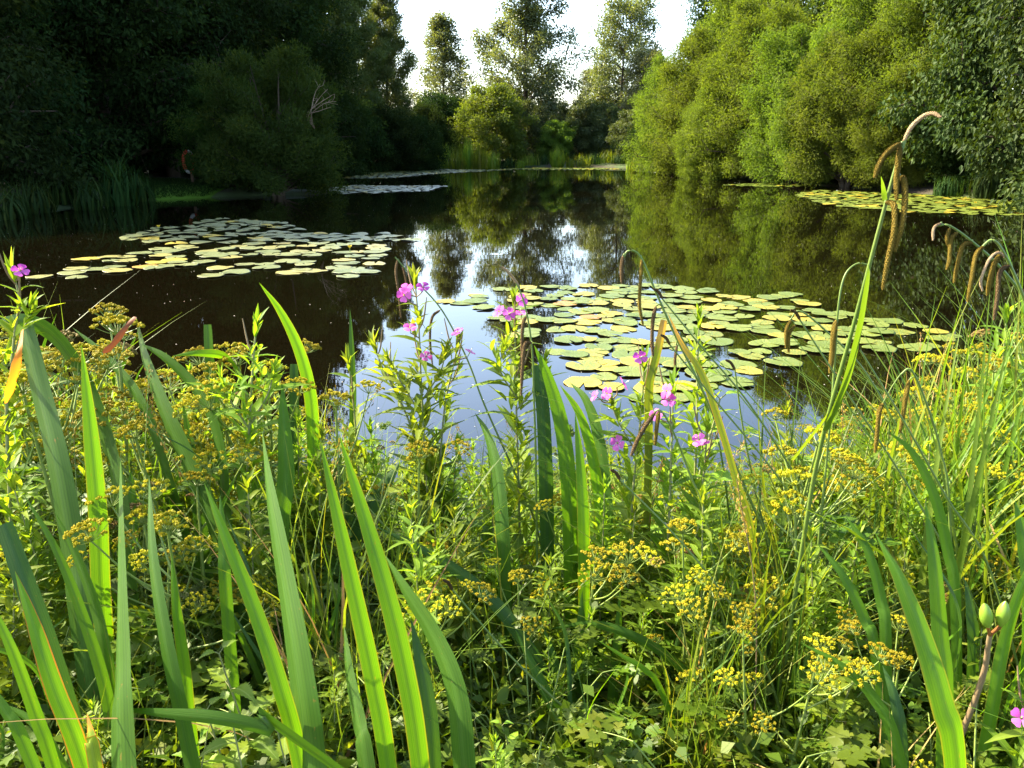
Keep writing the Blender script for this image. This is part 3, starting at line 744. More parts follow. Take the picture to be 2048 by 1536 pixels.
PADS = {k: [pad_mesh(900 + i + 50 * q, M[k]) for i in range(5)] for q, k in enumerate(('pad', 'padyellow', 'padcool'))}

def in_poly(x, y, poly):
    ins = False
    for (x1, y1), (x2, y2) in zip(poly, poly[1:] + poly[:1]):
        if (y1 > y) != (y2 > y) and x < x1 + (y - y1) / (y2 - y1) * (x2 - x1):
            ins = not ins
    return ins

def scatter_pads(poly_px, rlo, rhi, n_max, gap, seed, dens=None):
    r = random.Random(seed)
    poly = [tuple(at_z(px, py)[:2]) for px, py in poly_px]
    xs, ys = [p[0] for p in poly], [p[1] for p in poly]
    out = []
    for _ in range(9000):
        x, y = r.uniform(min(xs), max(xs)), r.uniform(min(ys), max(ys))
        if not in_poly(x, y, poly): continue
        if dens and r.random() > dens(*project((x, y, 0))): continue
        rad = r.uniform(rlo, rhi)
        if all((x - a) ** 2 + (y - b) ** 2 > ((rad + c) * gap) ** 2 for a, b, c in out):
            out.append((x, y, rad))
            if len(out) >= n_max: break
    return out

NEAR = [(985, 585), (1010, 572), (1130, 574), (1230, 566), (1380, 575), (1420, 580), (1470, 595), (1600, 588), (1640, 622), (1700, 630), (1830, 650), (1915, 668), (1860, 700), (1720, 700), (1600, 718), (1530, 745), (1420, 790), (1270, 808), (1150, 770), (1165, 720), (1060, 690), (975, 662), (1005, 640), (930, 625), (880, 602), (930, 590)]
LEFT = [(50, 556), (170, 560), (300, 550), (420, 554), (520, 544), (600, 554), (745, 554), (765, 525), (775, 503), (835, 478), (750, 464), (690, 470), (600, 462), (590, 448), (440, 436), (400, 445), (300, 458), (240, 480), (330, 492), (250, 508), (130, 520), (200, 530)]
RIGHT = [(1590, 390), (1640, 381), (1760, 386), (1900, 392), (2048, 398), (2048, 432), (1930, 428), (1800, 424), (1740, 420), (1650, 408)]
FARP1 = [(650, 380), (700, 371), (790, 372), (890, 372), (860, 381), (760, 386), (690, 387)]
FARP2 = [(690, 356), (740, 345), (860, 338), (960, 340), (1040, 338), (960, 343), (880, 347), (830, 352), (760, 357)]
FARP3 = [(1450, 370), (1520, 367), (1610, 369), (1600, 373), (1500, 373)]
FARP4 = [(1000, 338), (1080, 336), (1200, 336), (1255, 338), (1200, 339), (1080, 340)]

padN = scatter_pads(NEAR, .095, .148, 215, .60, 3, lambda px, py: 1.0 if px > 1100 else .6)
padL = scatter_pads(LEFT, .14, .205, 190, .58, 4)
padR = scatter_pads(RIGHT, .15, .23, 330, .80, 5, lambda px, py: 1.0)
def put_pads(pads, kinds, group, label_of, seed):
    r = random.Random(seed)
    for k, (x, y, rad) in enumerate(sorted(pads, key=lambda p: p[1])):
        u = r.random()
        kind = kinds[0] if u > kinds[2] else kinds[1]
        o = bpy.data.objects.new('lily_pad', r.choice(PADS[kind])); COL.objects.link(o)
        o.location = (x, y, .004 + .0025 * (k % 5)); o.scale = (rad, rad, rad * r.uniform(.5, 1.3))
        o.rotation_euler = (r.gauss(0, .015), r.gauss(0, .015), r.uniform(0, 6.28))
        tag(o, label_of(x, y, kind), 'lily pad', group)

def near_label(x, y, kind):
    px, py = project((x, y, 0))
    c = 'yellowed lily pad' if kind == 'padyellow' else 'green lily pad'
    w = 'beside the clear water at the loose tip of the raft' if px < 1000 else 'in the reflection of the tallest tree' if px < 1180 and py < 640 else \
        'at the crowded near edge of the raft, over blue water' if py > 720 else 'on the loose outer edge of the raft towards the tall sedge' if px > 1640 else \
        'along the far fringe of the near raft' if py < 615 else 'packed in the middle of the near raft' if px < 1450 else 'among dark gaps in the near raft'
    return f'{c} {w}'
def left_label(x, y, kind):
    px, py = project((x, y, 0))
    w = 'trailing at the loose corner of the shaded raft' if px < 260 else 'in the bluish shaded back of the raft' if py < 470 else \
        'at the sunlit pointed end of the raft by the open water' if px > 640 else 'on the sunlit front rim of the pale raft' if py > 525 else 'in the sunny middle of the pale raft'
    return ('yellowing' if kind == 'padyellow' else 'pale grey-green') + ' lily pad ' + w
put_pads(padN, ('pad', 'padyellow', .07), 'lily pads of the near raft', near_label, 1)
padL = sorted(padL, key=lambda p: p[1])
n_own = max(0, 296 - len(padN))                        # the pads that show largest are objects, the far rest of the raft is one mesh
put_pads(padL[:n_own], ('padcool', 'padyellow', .02), 'lily pads of the pale raft', left_label, 2)
def stuff_pads(name, pads, mats, label, seed):
    r = np.random.default_rng(seed); g = Geo()
    n = 14
    for x, y, rad in pads:
        an = np.linspace(.2, 6.08, n) + r.uniform(0, 6.28)
        z = .008 + .012 * r.uniform(0, 1)
        v = np.vstack([[x, y, z], np.stack([x + np.cos(an) * rad, y + np.sin(an) * rad, z + .012 * np.sin(an * 2 + r.uniform(0, 6))], -1)])
        g.add(v, tris=[(0, i, i + 1) for i in range(1, n)], u=np.concatenate([[0], an / 6.28]), v=np.concatenate([[0], np.ones(n)]), rnd=.5, mat=int(r.uniform() < .12))
    tag(g.build(name, mats), label, 'lily pads', kind='stuff')
stuff_pads('floating_leaves', padR, [M['pad'], M['padyellow']], 'yellow-green raft of floating leaves below the dark broadleaved tree', 3)
stuff_pads('floating_leaves', scatter_pads(FARP1, .14, .22, 220, .78, 6), [M['padcool'], M['padyellow']], 'bluish pad raft in front of the bank willow', 4)
stuff_pads('floating_leaves', scatter_pads(FARP2, .14, .24, 420, .78, 7), [M['padcool'], M['padyellow']], 'distant grey pad raft along the shaded weeds', 5)
stuff_pads('floating_leaves', scatter_pads(FARP3, .12, .2, 200, .75, 8), [M['pad'], M['padyellow']], 'thin strip of floating leaves under the willow branches', 6)
stuff_pads('floating_leaves', scatter_pads(FARP4, .14, .25, 260, .75, 9), [M['pad'], M['padyellow']], 'thin yellow-green strip of floating leaves along the far shore', 7)
stuff_pads('floating_leaves', padL[n_own:], [M['padcool'], M['padyellow']], 'bluish shaded far part of the pale pad raft', 12)
# yellow water-lily flowers
def lily_flower(x, y, label):
    t = thing('water_lily', label, 'flower', (x, y, 0), 'yellow water-lilies')
    g = Geo(); tube(g, np.array([[0, 0, -.05], [0, 0, .07]]), .006, 5); g.build('stalk', M['umbelstem'], t)
    g = Geo()
    n = 6; a = np.arange(n) * 2 * math.pi / n
    out = np.stack([np.cos(a), np.sin(a), np.zeros(n)], -1)
    strips(g, np.tile([0, 0, .07], (n, 1)) + out * .006, out * .8 + [0, 0, .6], out * -.6 + np.array([0, 0, .8]), np.full(n, .045), np.full(n, .038), np.full(n, .5), K=4, droop=-.35)
    g.build('blossom', M['lilyyellow'], t)
for px, py, lab in ((1690, 405, 'yellow water-lily standing among the yellow-green raft'), (1775, 408, 'yellow water-lily in the raft near the drooping sedge spikes'), (1930, 402, 'yellow water-lily in the raft under the dark tree'),
                    (700, 505, 'yellow water-lily bud at the sunny end of the pale raft'), (318, 462, 'yellow water-lily bud in the shaded back of the pale raft'), (1950, 412, 'yellow water-lily close to the reeds under the dark tree')):
    p = at_z(px, py); lily_flower(p[0], p[1], lab)
# drifting specks on the water
g = Geo()
n = 2600
P = np.stack([rng.uniform(-12, 14, n), 4 + 40 * rng.uniform(0, 1, n) ** 1.6, np.full(n, .004)], -1)
P = P[pond_sd(P[:, 0], P[:, 1]) < -.3]; n = len(P)
kites(g, P, rand_dirs(n, 0, .15), np.tile([0, 0, 1.], (n, 1)), rng.uniform(.005, .019, n), rng.uniform(.005, .012, n), rng.uniform(0, 1, n))
tag(g.build('floating_debris', M['speck']), 'tiny pale specks and seeds drifting on the dark water', 'debris', kind='stuff')


# ================================================================== FOREGROUND BANK
def local(root, pts):
    return np.asarray(pts, float) - np.array(root.location)

# ------------------------------------------------------------------ iris
def iris_leaf(parent, pts, width, mat, yaw=0.0, twist=0.0, cut=False, name='leaf', n=22, prof=None):
    """one sword leaf: pts run from the base to the tip in world space"""
    p = smooth_line(local(parent, pts), n)
    t = np.linspace(0, 1, n + 1)
    tg = unit(np.gradient(p, axis=0))
    ang = yaw + twist * (t - .4)
    face = np.stack([np.sin(ang), -np.cos(ang), np.full(n + 1, .12)], -1)
    S = unit(np.cross(tg, face)); N = np.cross(S, tg)
    if prof is not None: w = prof(t)
    elif cut: w = np.interp(t, [0, .3, .7, .97, 1], [.85, 1, .92, .78, .7])
    else: w = np.interp(t, [0, .25, .5, .7, .85, .95, 1], [.8, 1, .97, .80, .50, .2, .01])
    us = np.array([-1, -.55, 0, .55, 1.])
    bulge = np.array([.0, .035, .11, .035, .0])
    v = p[:, None] + S[:, None] * (w[:, None] * us[None] * width * .5)[..., None] + N[:, None] * (w[:, None] * bulge[None] * width)[..., None]
    g = Geo()
    i, j = np.meshgrid(np.arange(n), np.arange(4), indexing='ij')
    a = i * 5 + j
    g.add(v.reshape(-1, 3), quads=np.stack([a, a + 1, a + 6, a + 5], -1).reshape(-1, 4), u=np.tile(us, n + 1), v=np.repeat(t, 5), rnd=random.random())
    return g.build(name, mat, parent)

def px_line(pp, foot=True, Yb=None):
    """pixel points (tip first) with depths -> world points from base to tip, rooted in the bank"""
    w = [at_y(*q) for q in pp][::-1]
    if foot:
        b, nx = w[0], w[1]
        d = unit(b - nx)
        h = b[2] - gz(b[0], b[1])
        if h > .02:
            k = h / max(.45, -d[2]) if d[2] < 0 else h
            e = b + d * k * np.array([.6, .6, 1])
            e[2] = gz(e[0], e[1]) - .03
            w = [e] + w
    return np.array(w)

G_I = 'iris plants on the near bank'
def iris_plant(label, leaves, name='iris_plant'):
    bent = []
    for l in leaves:                                        # glaucous leaves lean back, their upper faces turned to the light
        k = len(l[3])
        bent.append((l[0], l[1], l[2], [(a, b, c + (l[4]['lean'] if len(l) > 4 and 'lean' in l[4] else .16 if l[0] == 'pale' else .05) * (1 - i / (k - 1)) ** 1.4) for i, (a, b, c) in enumerate(l[3])], *l[4:]))
    leaves = bent
    lines = [px_line(l[3]) for l in leaves]
    b = np.mean([l[0] for l in lines], axis=0)
    t = thing(name, label, 'iris', (b[0], b[1], gz(b[0], b[1])), G_I)
    for (mat, wpx, yaw, pp, *opt), ln in zip(leaves, lines):
        o = opt[0] if opt else {}
        Ym = np.mean([q[2] for q in pp])
        if 'lean' in o: yaw = -.6
        elif mat == 'pale': yaw = min(yaw, .1) * .5 - .40
        width = wpx / F_PX * (Ym * .96) / max(.62, math.cos(yaw + math.atan2(pp[0][0] - CX, F_PX))) * 1.08
        lf = iris_leaf(t, ln, width, IR[mat] if mat in IR else M[mat], yaw, o.get('tw', random.uniform(-.25, .25)), o.get('cut', False))
        if o.get('lab'): lf['label'] = o['lab']
        if 'dead' in o:                                    # folded-over dead tip of this leaf
            dp = np.array([at_y(*q) for q in o['dead']])
            dl = iris_leaf(t, dp, wpx / F_PX * Ym * .40, M[o.get('dmat', 'orange')], .2, 1.6, name='dead_tip', prof=lambda s: np.interp(s, [0, .1, .3, .5, .7, .85, 1], [.7, .75, .55, .9, .7, .95, .3]))
            dl['label'] = 'orange dead tip folded over'
    return t

iris_plant('iris with one very broad pale-topped leaf beside two thinner leaves', [
    ('pale', 56, -.35, [(241, 905, .98), (243, 1100, .97), (246, 1320, .96), (248, 1540, .95)], {'tw': -.3, 'lean': .42}),
    ('pale', 32, .25, [(298, 950, 1.06), (306, 1110, 1.04), (336, 1300, 1.02), (386, 1540, 1.0)]),
    ('bright', 28, .1, [(343, 1108, 1.12), (352, 1210, 1.11), (368, 1330, 1.1), (385, 1500, 1.08)]),
])
iris_plant('iris with a red-margined leaf and a small orange-tipped leaf', [
    ('redge', 42, .2, [(30, 1142, .98), (68, 1250, .97), (110, 1380, .96), (172, 1545, .95)]),
    ('tipped', 32, -.1, [(174, 1428, .9), (183, 1480, .9), (196, 1560, .9)], {'lab': 'short leaf with orange tip'}),
    ('green', 30, .3, [(-40, 1170, 1.0), (20, 1290, 1.0), (75, 1440, 1.0), (110, 1545, 1.0)]),
    ('green', 30, .1, [(-60, 1330, .92), (10, 1420, .92), (70, 1540, .92)]),
    ('green', 24, .3, [(-30, 1400, 1.04), (60, 1440, 1.03), (130, 1545, 1.02)]),
])
iris_plant('iris with a blunt dark leaf cut off at the top', [
    ('dark', 46, .3, [(8, 1048, 1.14), (48, 1160, 1.12), (98, 1300, 1.1), (150, 1480, 1.08)], {'cut': True}),
    ('green', 26, .2, [(45, 985, 1.24), (110, 1095, 1.22), (165, 1230, 1.2), (210, 1375, 1.18), (230, 1500, 1.17)]),
    ('green', 24, -.1, [(108, 1020, 1.26), (152, 1110, 1.25), (192, 1220, 1.23), (222, 1360, 1.2)]),
])
iris_plant('iris with a sharp upright leaf and a leaf ending in orange', [
    ('bright', 38, .25, [(163, 690, 1.40), (180, 850, 1.38), (196, 1030, 1.36), (206, 1240, 1.34)]),
    ('pale', 46, .3, [(52, 658, 1.42), (84, 790, 1.42), (118, 930, 1.40), (150, 1120, 1.38), (165, 1250, 1.36)], {'cut': True, 'dead': [(44, 662, 1.40), (38, 705, 1.36), (26, 755, 1.35), (12, 806, 1.36)]}),
    ('pale', 36, -.5, [(-30, 655, 1.5), (40, 640, 1.52), (110, 672, 1.54), (170, 760, 1.55), (215, 880, 1.54), (245, 1010, 1.5), (262, 1180, 1.48)]),
    ('green', 40, .2, [(262, 940, 1.62), (258, 1040, 1.6), (255, 1150, 1.58)]),
])
iris_plant('iris with a glaucous leaf snapped over into a rust-coloured end', [
    ('pale', 34, -.3, [(272, 634, 1.60), (292, 720, 1.60), (335, 830, 1.59), (390, 950, 1.58), (440, 1080, 1.56)], {'lean': .3, 'dead': [(270, 634, 1.60), (252, 655, 1.58), (225, 690, 1.57), (206, 706, 1.56)], 'dmat': 'rust'}),
    ('pale', 24, -.7, [(283, 688, 1.66), (330, 715, 1.66), (380, 762, 1.66), (420, 825, 1.65), (445, 920, 1.64), (455, 1050, 1.62)]),
    ('pale', 18, -.3, [(145, 655, 1.8), (200, 702, 1.8), (250, 755, 1.79), (280, 800, 1.78), (320, 900, 1.76)]),
    ('dark', 20, .1, [(415, 649, 1.86), (420, 730, 1.86), (432, 830, 1.85), (446, 960, 1.84)], {'cut': True}),
    ('bright', 14, -.9, [(345, 712, 1.8), (400, 706, 1.82), (455, 715, 1.84), (482, 765, 1.85), (492, 850, 1.85)]),
    ('dark', 26, .4, [(365, 800, 1.8), (385, 920, 1.8), (400, 1040, 1.78)]),
])
iris_plant('iris of tall curved leaves rising over the open water between umbels and willowherb', [
    ('bright', 27, .35, [(518, 565, 1.78), (562, 625, 1.80), (600, 705, 1.81), (622, 800, 1.81), (628, 930, 1.80), (628, 1060, 1.8)]),
    ('green', 36, .15, [(564, 765, 1.66), (569, 860, 1.65), (572, 960, 1.64), (560, 1080, 1.62)]),
    ('dark', 22, .0, [(588, 728, 1.9), (588, 820, 1.9), (586, 960, 1.88)], {'cut': True}),
    ('dark', 40, .5, [(675, 905, 1.9), (690, 1010, 1.88), (700, 1120, 1.86)]),
    ('dark', 14, .2, [(700, 618, 2.1), (703, 690, 2.1), (706, 780, 2.1), (706, 900, 2.1)]),
    ('dark', 34, -.4, [(800, 925, 1.8), (770, 970, 1.8), (725, 1040, 1.8), (690, 1120, 1.8)]),
])
iris_plant('iris with a bright slanting leaf and a pale leaf lying across', [
    ('bright', 37, .15, [(408, 965, 1.02), (452, 1075, 1.0), (508, 1215, .98), (560, 1370, .96), (604, 1545, .95)]),
    ('pale', 52, .4, [(524, 862, .98), (540, 980, .97), (570, 1150, .96), (600, 1330, .95), (626, 1545, .94)], {'tw': -.3, 'lean': .36}),
    ('pale', 24, -.6, [(236, 1418, .86), (330, 1426, .87), (440, 1436, .88), (540, 1458, .9), (596, 1480, .92)], {'lab': 'pale leaf lying across the others'}),
    ('green', 26, .1, [(440, 990, 1.25), (447, 1090, 1.24), (455, 1230, 1.22)]),
])
iris_plant('iris with two long glowing leaves and a curved grey-green one', [
    ('bright', 40, .2, [(640, 878, 1.0), (672, 1020, .98), (712, 1200, .96), (748, 1370, .95), (778, 1545, .94)]),
    ('bright', 44, .1, [(678, 868, .96), (722, 1010, .95), (772, 1180, .93), (812, 1350, .92), (842, 1545, .91)]),
    ('pale', 46, -.2, [(768, 1108, 1.06), (815, 1185, 1.05), (868, 1270, 1.04), (912, 1380, 1.02), (930, 1545, 1.0)]),
    ('dark', 40, .3, [(822, 1238, 1.1), (842, 1330, 1.09), (858, 1430, 1.08), (866, 1545, 1.07)]),
    ('pale', 38, -.1, [(688, 1250, 1.08), (700, 1350, 1.08), (720, 1450, 1.07), (735, 1545, 1.06)]),
])
iris_plant('iris with dark leaves leaning towards the middle, half buried in willowherb foliage', [
    ('dark', 30, .2, [(745, 1050, 1.5), (850, 1102, 1.48), (945, 1165, 1.46), (1030, 1255, 1.44), (1110, 1400, 1.42)]),
    ('green', 26, .3, [(1030, 1258, 1.36), (1065, 1330, 1.35), (1100, 1400, 1.34), (1140, 1480, 1.33)]),
    ('green', 30, .0, [(1165, 1180, 1.5), (1160, 1280, 1.48), (1150, 1400, 1.46)]),
    ('dark', 28, -.2, [(1205, 1010, 1.75), (1205, 1130, 1.72), (1200, 1260, 1.68)]),
    ('green', 24, .2, [(1085, 1250, 1.44), (1110, 1330, 1.43), (1120, 1430, 1.42)]),
])
iris_plant('iris of tall arching leaves in front of the lily pad raft, beside the pink willowherb', [
    ('green', 34, .35, [(1068, 690, 1.72), (1098, 760, 1.74), (1125, 860, 1.74), (1138, 980, 1.73), (1142, 1120, 1.72)]),
    ('dark', 30, .1, [(1072, 730, 1.82), (1084, 800, 1.82), (1090, 900, 1.81), (1094, 1060, 1.8)], {'cut': True}),
    ('bright', 25, .4, [(1120, 770, 1.74), (1160, 830, 1.75), (1186, 920, 1.75), (1202, 1040, 1.74), (1208, 1150, 1.73)]),
    ('pale', 26, -.5, [(1140, 765, 1.84), (1172, 800, 1.84), (1196, 870, 1.84), (1210, 980, 1.83), (1214, 1080, 1.82)]),
    ('bright', 26, .1, [(1150, 826, 1.66), (1160, 920, 1.65), (1166, 1020, 1.64), (1168, 1130, 1.63)]),
    ('pale', 28, -.2, [(950, 826, 1.66), (975, 870, 1.66), (994, 940, 1.65), (1003, 1030, 1.64), (1008, 1140, 1.63)]),
])
iris_plant('iris with one broad bright leaf curving up through yellow umbels', [
    ('bright', 46, .35, [(1750, 1065, 1.04), (1800, 1160, 1.0), (1850, 1290, .97), (1885, 1410, .95), (1912, 1545, .94)]),
    ('green', 24, -.2, [(1690, 1030, 1.26), (1735, 1100, 1.25), (1762, 1200, 1.24), (1772, 1310, 1.22)]),
    ('green', 22, .2, [(1635, 1088, 1.26), (1685, 1150, 1.25), (1730, 1240, 1.24), (1755, 1330, 1.22)]),
    ('green', 26, -.3, [(1600, 1285, 1.1), (1680, 1330, 1.09), (1750, 1400, 1.08), (1800, 1520, 1.06)]),
    ('dark', 26, .0, [(1765, 1330, 1.1), (1790, 1400, 1.09), (1805, 1520, 1.08)]),
    ('green', 34, .2, [(1850, 1000, 1.2), (1868, 1120, 1.18), (1880, 1270, 1.16), (1890, 1420, 1.14)]),
])
iris_plant('iris with a pale leaf arching near the tallest sedge', [
    ('green', 22, -.3, [(1775, 862, 1.36), (1825, 905, 1.36), (1868, 990, 1.35), (1895, 1100, 1.34), (1912, 1230, 1.32)]),
    ('dark', 24, .4, [(1930, 1160, 1.3), (1942, 1230, 1.3), (1946, 1330, 1.3)]),
    ('bright', 28, -.2, [(2075, 1100, 1.2), (2040, 1180, 1.2), (2005, 1300, 1.2), (1980, 1440, 1.18)]),
    ('green', 30, .3, [(2030, 1000, 1.3), (2050, 1100, 1.3), (2060, 1250, 1.28)]),
])
iris_plant('iris with pale arching and fallen leaves over the shady gap in the middle', [
    ('pale', 20, -.7, [(1098, 1258, 1.35), (1180, 1248, 1.36), (1250, 1265, 1.37), (1330, 1310, 1.38), (1400, 1390, 1.38)]),
    ('bright', 15, -.4, [(1195, 1280, 1.3), (1245, 1312, 1.3), (1290, 1340, 1.3), (1330, 1400, 1.3)]),
    ('green', 24, .2, [(1240, 1180, 1.5), (1235, 1280, 1.48), (1225, 1400, 1.46)]),
    ('dark', 26, .1, [(1010, 1180, 1.7), (1020, 1290, 1.68), (1040, 1420, 1.64)]),
])
iris_plant('iris leaf with brown streaks standing broken off beside the arching drooping sedge', [
    ('brownpatch', 17, .2, [(1328, 640, 1.75), (1318, 690, 1.75), (1306, 740, 1.75), (1298, 785, 1.75), (1296, 960, 1.75)], {'cut': True}),
    ('brownpatch', 14, .5, [(1335, 625, 1.6), (1365, 690, 1.6), (1405, 750, 1.6), (1440, 850, 1.59), (1475, 970, 1.58), (1510, 1100, 1.56)]),
])
# iris seed pods
def iris_pods():
    t0 = at_y(1975, 1240, 1.15); bx, by = t0[0] - .02, 1.22
    t = thing('iris_seed_stalk', 'brown iris stalk carrying plump green seed pods', 'iris', (bx, by, gz(bx, by)), G_I)
    st = smooth_line(local(t, [[bx, by, gz(bx, by) - .02], at_y(1950, 1400, 1.18), at_y(1980, 1270, 1.15)]), 10)
    g = Geo(); tube(g, st, np.linspace(.006, .004, 11), 6); g.build('stalk', M['pod'], t)
    for (px, py), lean in (((1972, 1230), -.15), ((2006, 1228), .25)):
        p = local(t, at_y(px, py, 1.14)); b = local(t, at_y(px + lean * -20, py + 24, 1.14))
        ax = unit(p - b)
        ts = np.linspace(0, 1, 12)
        ln = b + ax * (ts[:, None] * .046)
        g = Geo(); tube(g, ln, .0105 * np.sin(math.pi * np.clip(ts * .93 + .06, 0, 1)) ** .7, 9); g.build('seed_pod', M['pod_green'], t)
        g = Geo(); tube(g, smooth_line([st[-1], (st[-1] + b) / 2, b], 4), .003, 5); g.build('pod_stalk', M['rust'], t)
iris_pods()

# ------------------------------------------------------------------ pendulous sedge in flower
def spike(parent, pts, r0, mat, name='spike'):
    """hanging flower spike: rows of small scales along a tapering axis"""
    n = 60
    p = smooth_line(pts, n)
    t = np.linspace(0, 1, n + 1)
    env = np.interp(t, [0, .06, .2, .8, 1], [.35, .75, 1, .85, .25])
    g = Geo()
    tube(g, p, r0 * env * (.86 + .05 * np.sin(np.arange(n + 1) * 2.1)), 8)
    k = 360
    ti = np.linspace(.02, .98, k); a = np.arange(k) * 2.4
    base = np.stack([np.interp(ti, t, p[:, c]) for c in range(3)], -1)
    tg = np.stack([np.interp(ti, t, unit(np.gradient(p, axis=0))[:, c]) for c in range(3)], -1)
    s = unit(np.cross(tg, [.3, 1, .2])); b = np.cross(tg, s)
    o = s * np.cos(a)[:, None] + b * np.sin(a)[:, None]
    e = np.interp(ti, t, env)
    kites(g, base + o * (r0 * e * .7)[:, None], unit(tg * .9 + o * .6), o, np.full(k, r0 * .85), np.full(k, r0 * .6), rng.uniform(0, 1, k))
    return g.build(name, M[mat], parent)

G_S = 'drooping sedge stems in flower'
def sedge_stem(label, stem, spikes, r=.0028, blades=()):
    """stem: pixel points with depth, tip first; spikes: (material, radius, pixel points from the stalk to the end)"""
    w = px_line(stem)
    b = w[0]
    t = thing('drooping_sedge', label, 'sedge', tuple(b), G_S)
    p = smooth_line(local(t, w), 40)
    g = Geo(); tube(g, p, np.linspace(r * 1.25, r * .7, 41), 6); g.build('stem', M['sedgestem'], t)
    for mat, rr, pp in spikes:
        q = np.array([at_y(*z) for z in pp])
        l = local(t, q)
        i0 = np.argmin(np.linalg.norm(p - l[0], axis=1))
        g = Geo(); tube(g, smooth_line([p[i0], (p[i0] + l[0]) / 2 + [0, 0, .004], l[0]], 4), r * .5, 5); g.build('spike_stalk', M['sedgestem'], t)
        spike(t, l, rr, mat)
    for mat, wpx, yaw, pp in blades:
        q = np.array([at_y(*z) for z in pp])
        iris_leaf(t, q, wpx / F_PX * pp[0][2] * 1.1, M[mat], yaw, .3, name='blade', prof=lambda s: np.interp(s, [0, .3, .7, 1], [.8, 1, .7, .03]))
    return t

sedge_stem('tallest drooping sedge, with thick yellow spikes and a pale curled tip', [(1810, 280, 1.22), (1790, 340, 1.22), (1752, 480, 1.23), (1710, 640, 1.25), (1668, 790, 1.28), (1640, 900, 1.32), (1610, 1060, 1.36)], [
    ('palecatkin', .0032, [(1806, 287, 1.22), (1822, 255, 1.22), (1846, 233, 1.22), (1866, 227, 1.21), (1881, 234, 1.2)]),
    ('catkin', .0042, [(1803, 286, 1.22), (1785, 296, 1.21), (1768, 312, 1.2), (1756, 334, 1.19), (1750, 354, 1.19)]),
    ('catkin', .0043, [(1801, 292, 1.22), (1797, 320, 1.21), (1793, 360, 1.21), (1793, 400, 1.2)]),
    ('catkin', .0046, [(1800, 352, 1.22), (1808, 362, 1.21), (1810, 400, 1.2), (1804, 450, 1.19), (1789, 504, 1.19)]),
    ('catkin', .0044, [(1772, 404, 1.22), (1788, 412, 1.2), (1788, 460, 1.19), (1776, 520, 1.19), (1765, 580, 1.19)]),
], .0034, [('sedge', 12, .3, [(1770, 400, 1.22), (1767, 380, 1.22), (1762, 352, 1.21)]),
           ('sedge', 22, .5, [(1652, 860, 1.3), (1690, 770, 1.27), (1718, 660, 1.24), (1735, 560, 1.22), (1737, 530, 1.22)]),
           ('sedge', 13, .7, [(1585, 920, 1.32), (1640, 850, 1.3), (1690, 780, 1.28), (1708, 725, 1.27)])])
sedge_stem('drooping sedge arching over the near raft with three thin hanging spikes', [(1246, 520, 1.72), (1256, 502, 1.72), (1280, 512, 1.72), (1310, 580, 1.71), (1350, 670, 1.70), (1395, 760, 1.69), (1440, 860, 1.68), (1500, 1000, 1.66), (1550, 1130, 1.64)], [
    ('browncatkin', .0042, [(1246, 512, 1.72), (1243, 535, 1.71), (1244, 566, 1.71)]),
    ('catkin', .0040, [(1283, 517, 1.72), (1281, 560, 1.7), (1279, 610, 1.7), (1286, 650, 1.7)]),
    ('browncatkin', .0042, [(1312, 612, 1.70), (1306, 640, 1.69), (1304, 680, 1.69), (1306, 712, 1.69)]),
], .0030)
sedge_stem('thin drooping sedge with its bare brown tip among the pink willowherb', [(1000, 530, 1.8), (1030, 562, 1.8), (1052, 620, 1.79), (1064, 700, 1.78), (1068, 800, 1.77), (1072, 950, 1.76)], [
    ('palecatkin', .0032, [(1040, 575, 1.8), (1020, 548, 1.8), (1000, 531, 1.8)]),
    ('browncatkin', .0042, [(1052, 632, 1.78), (1046, 650, 1.77), (1044, 690, 1.77), (1047, 730, 1.77)]),
    ('browncatkin', .0046, [(1064, 685, 1.77), (1050, 690, 1.76), (1045, 735, 1.76), (1042, 792, 1.76)]),
], .0026)
sedge_stem('long leaning drooping sedge crossing the blue water behind the pink willowherb', [(790, 514, 2.0), (830, 560, 2.0), (885, 622, 1.98), (935, 720, 1.95), (965, 800, 1.92), (1000, 880, 1.9), (1040, 970, 1.88), (1080, 1080, 1.86)], [
    ('browncatkin', .0036, [(795, 520, 2.0), (792, 545, 1.99), (798, 590, 1.99), (802, 636, 1.99)]),
    ('browncatkin', .0030, [(806, 534, 2.0), (812, 560, 2.0), (816, 600, 2.0)]),
    ('browncatkin', .0036, [(880, 620, 1.98), (864, 636, 1.97), (860, 680, 1.97), (866, 740, 1.97)]),
], .0026)
sedge_stem('drooping sedge with one thick brown spike over the dark water beside the tallest sedge', [(1740, 530, 1.6), (1712, 528, 1.6), (1688, 555, 1.59), (1676, 620, 1.58), (1668, 740, 1.58), (1655, 900, 1.56)], [
    ('catkin', .0056, [(1672, 640, 1.58), (1667, 670, 1.57), (1664, 710, 1.57), (1660, 745, 1.57)]),
], .0022)
sedge_stem('arching sedge with two short spikes hanging over the outer pads', [(1580, 640, 1.9), (1600, 622, 1.9), (1650, 660, 1.89), (1720, 730, 1.88), (1780, 830, 1.86), (1830, 950, 1.84)], [
    ('catkin', .0046, [(1582, 640, 1.9), (1573, 660, 1.89), (1572, 695, 1.89)]),
    ('catkin', .0044, [(1590, 650, 1.9), (1578, 670, 1.89), (1577, 705, 1.89)]),
], .0026)
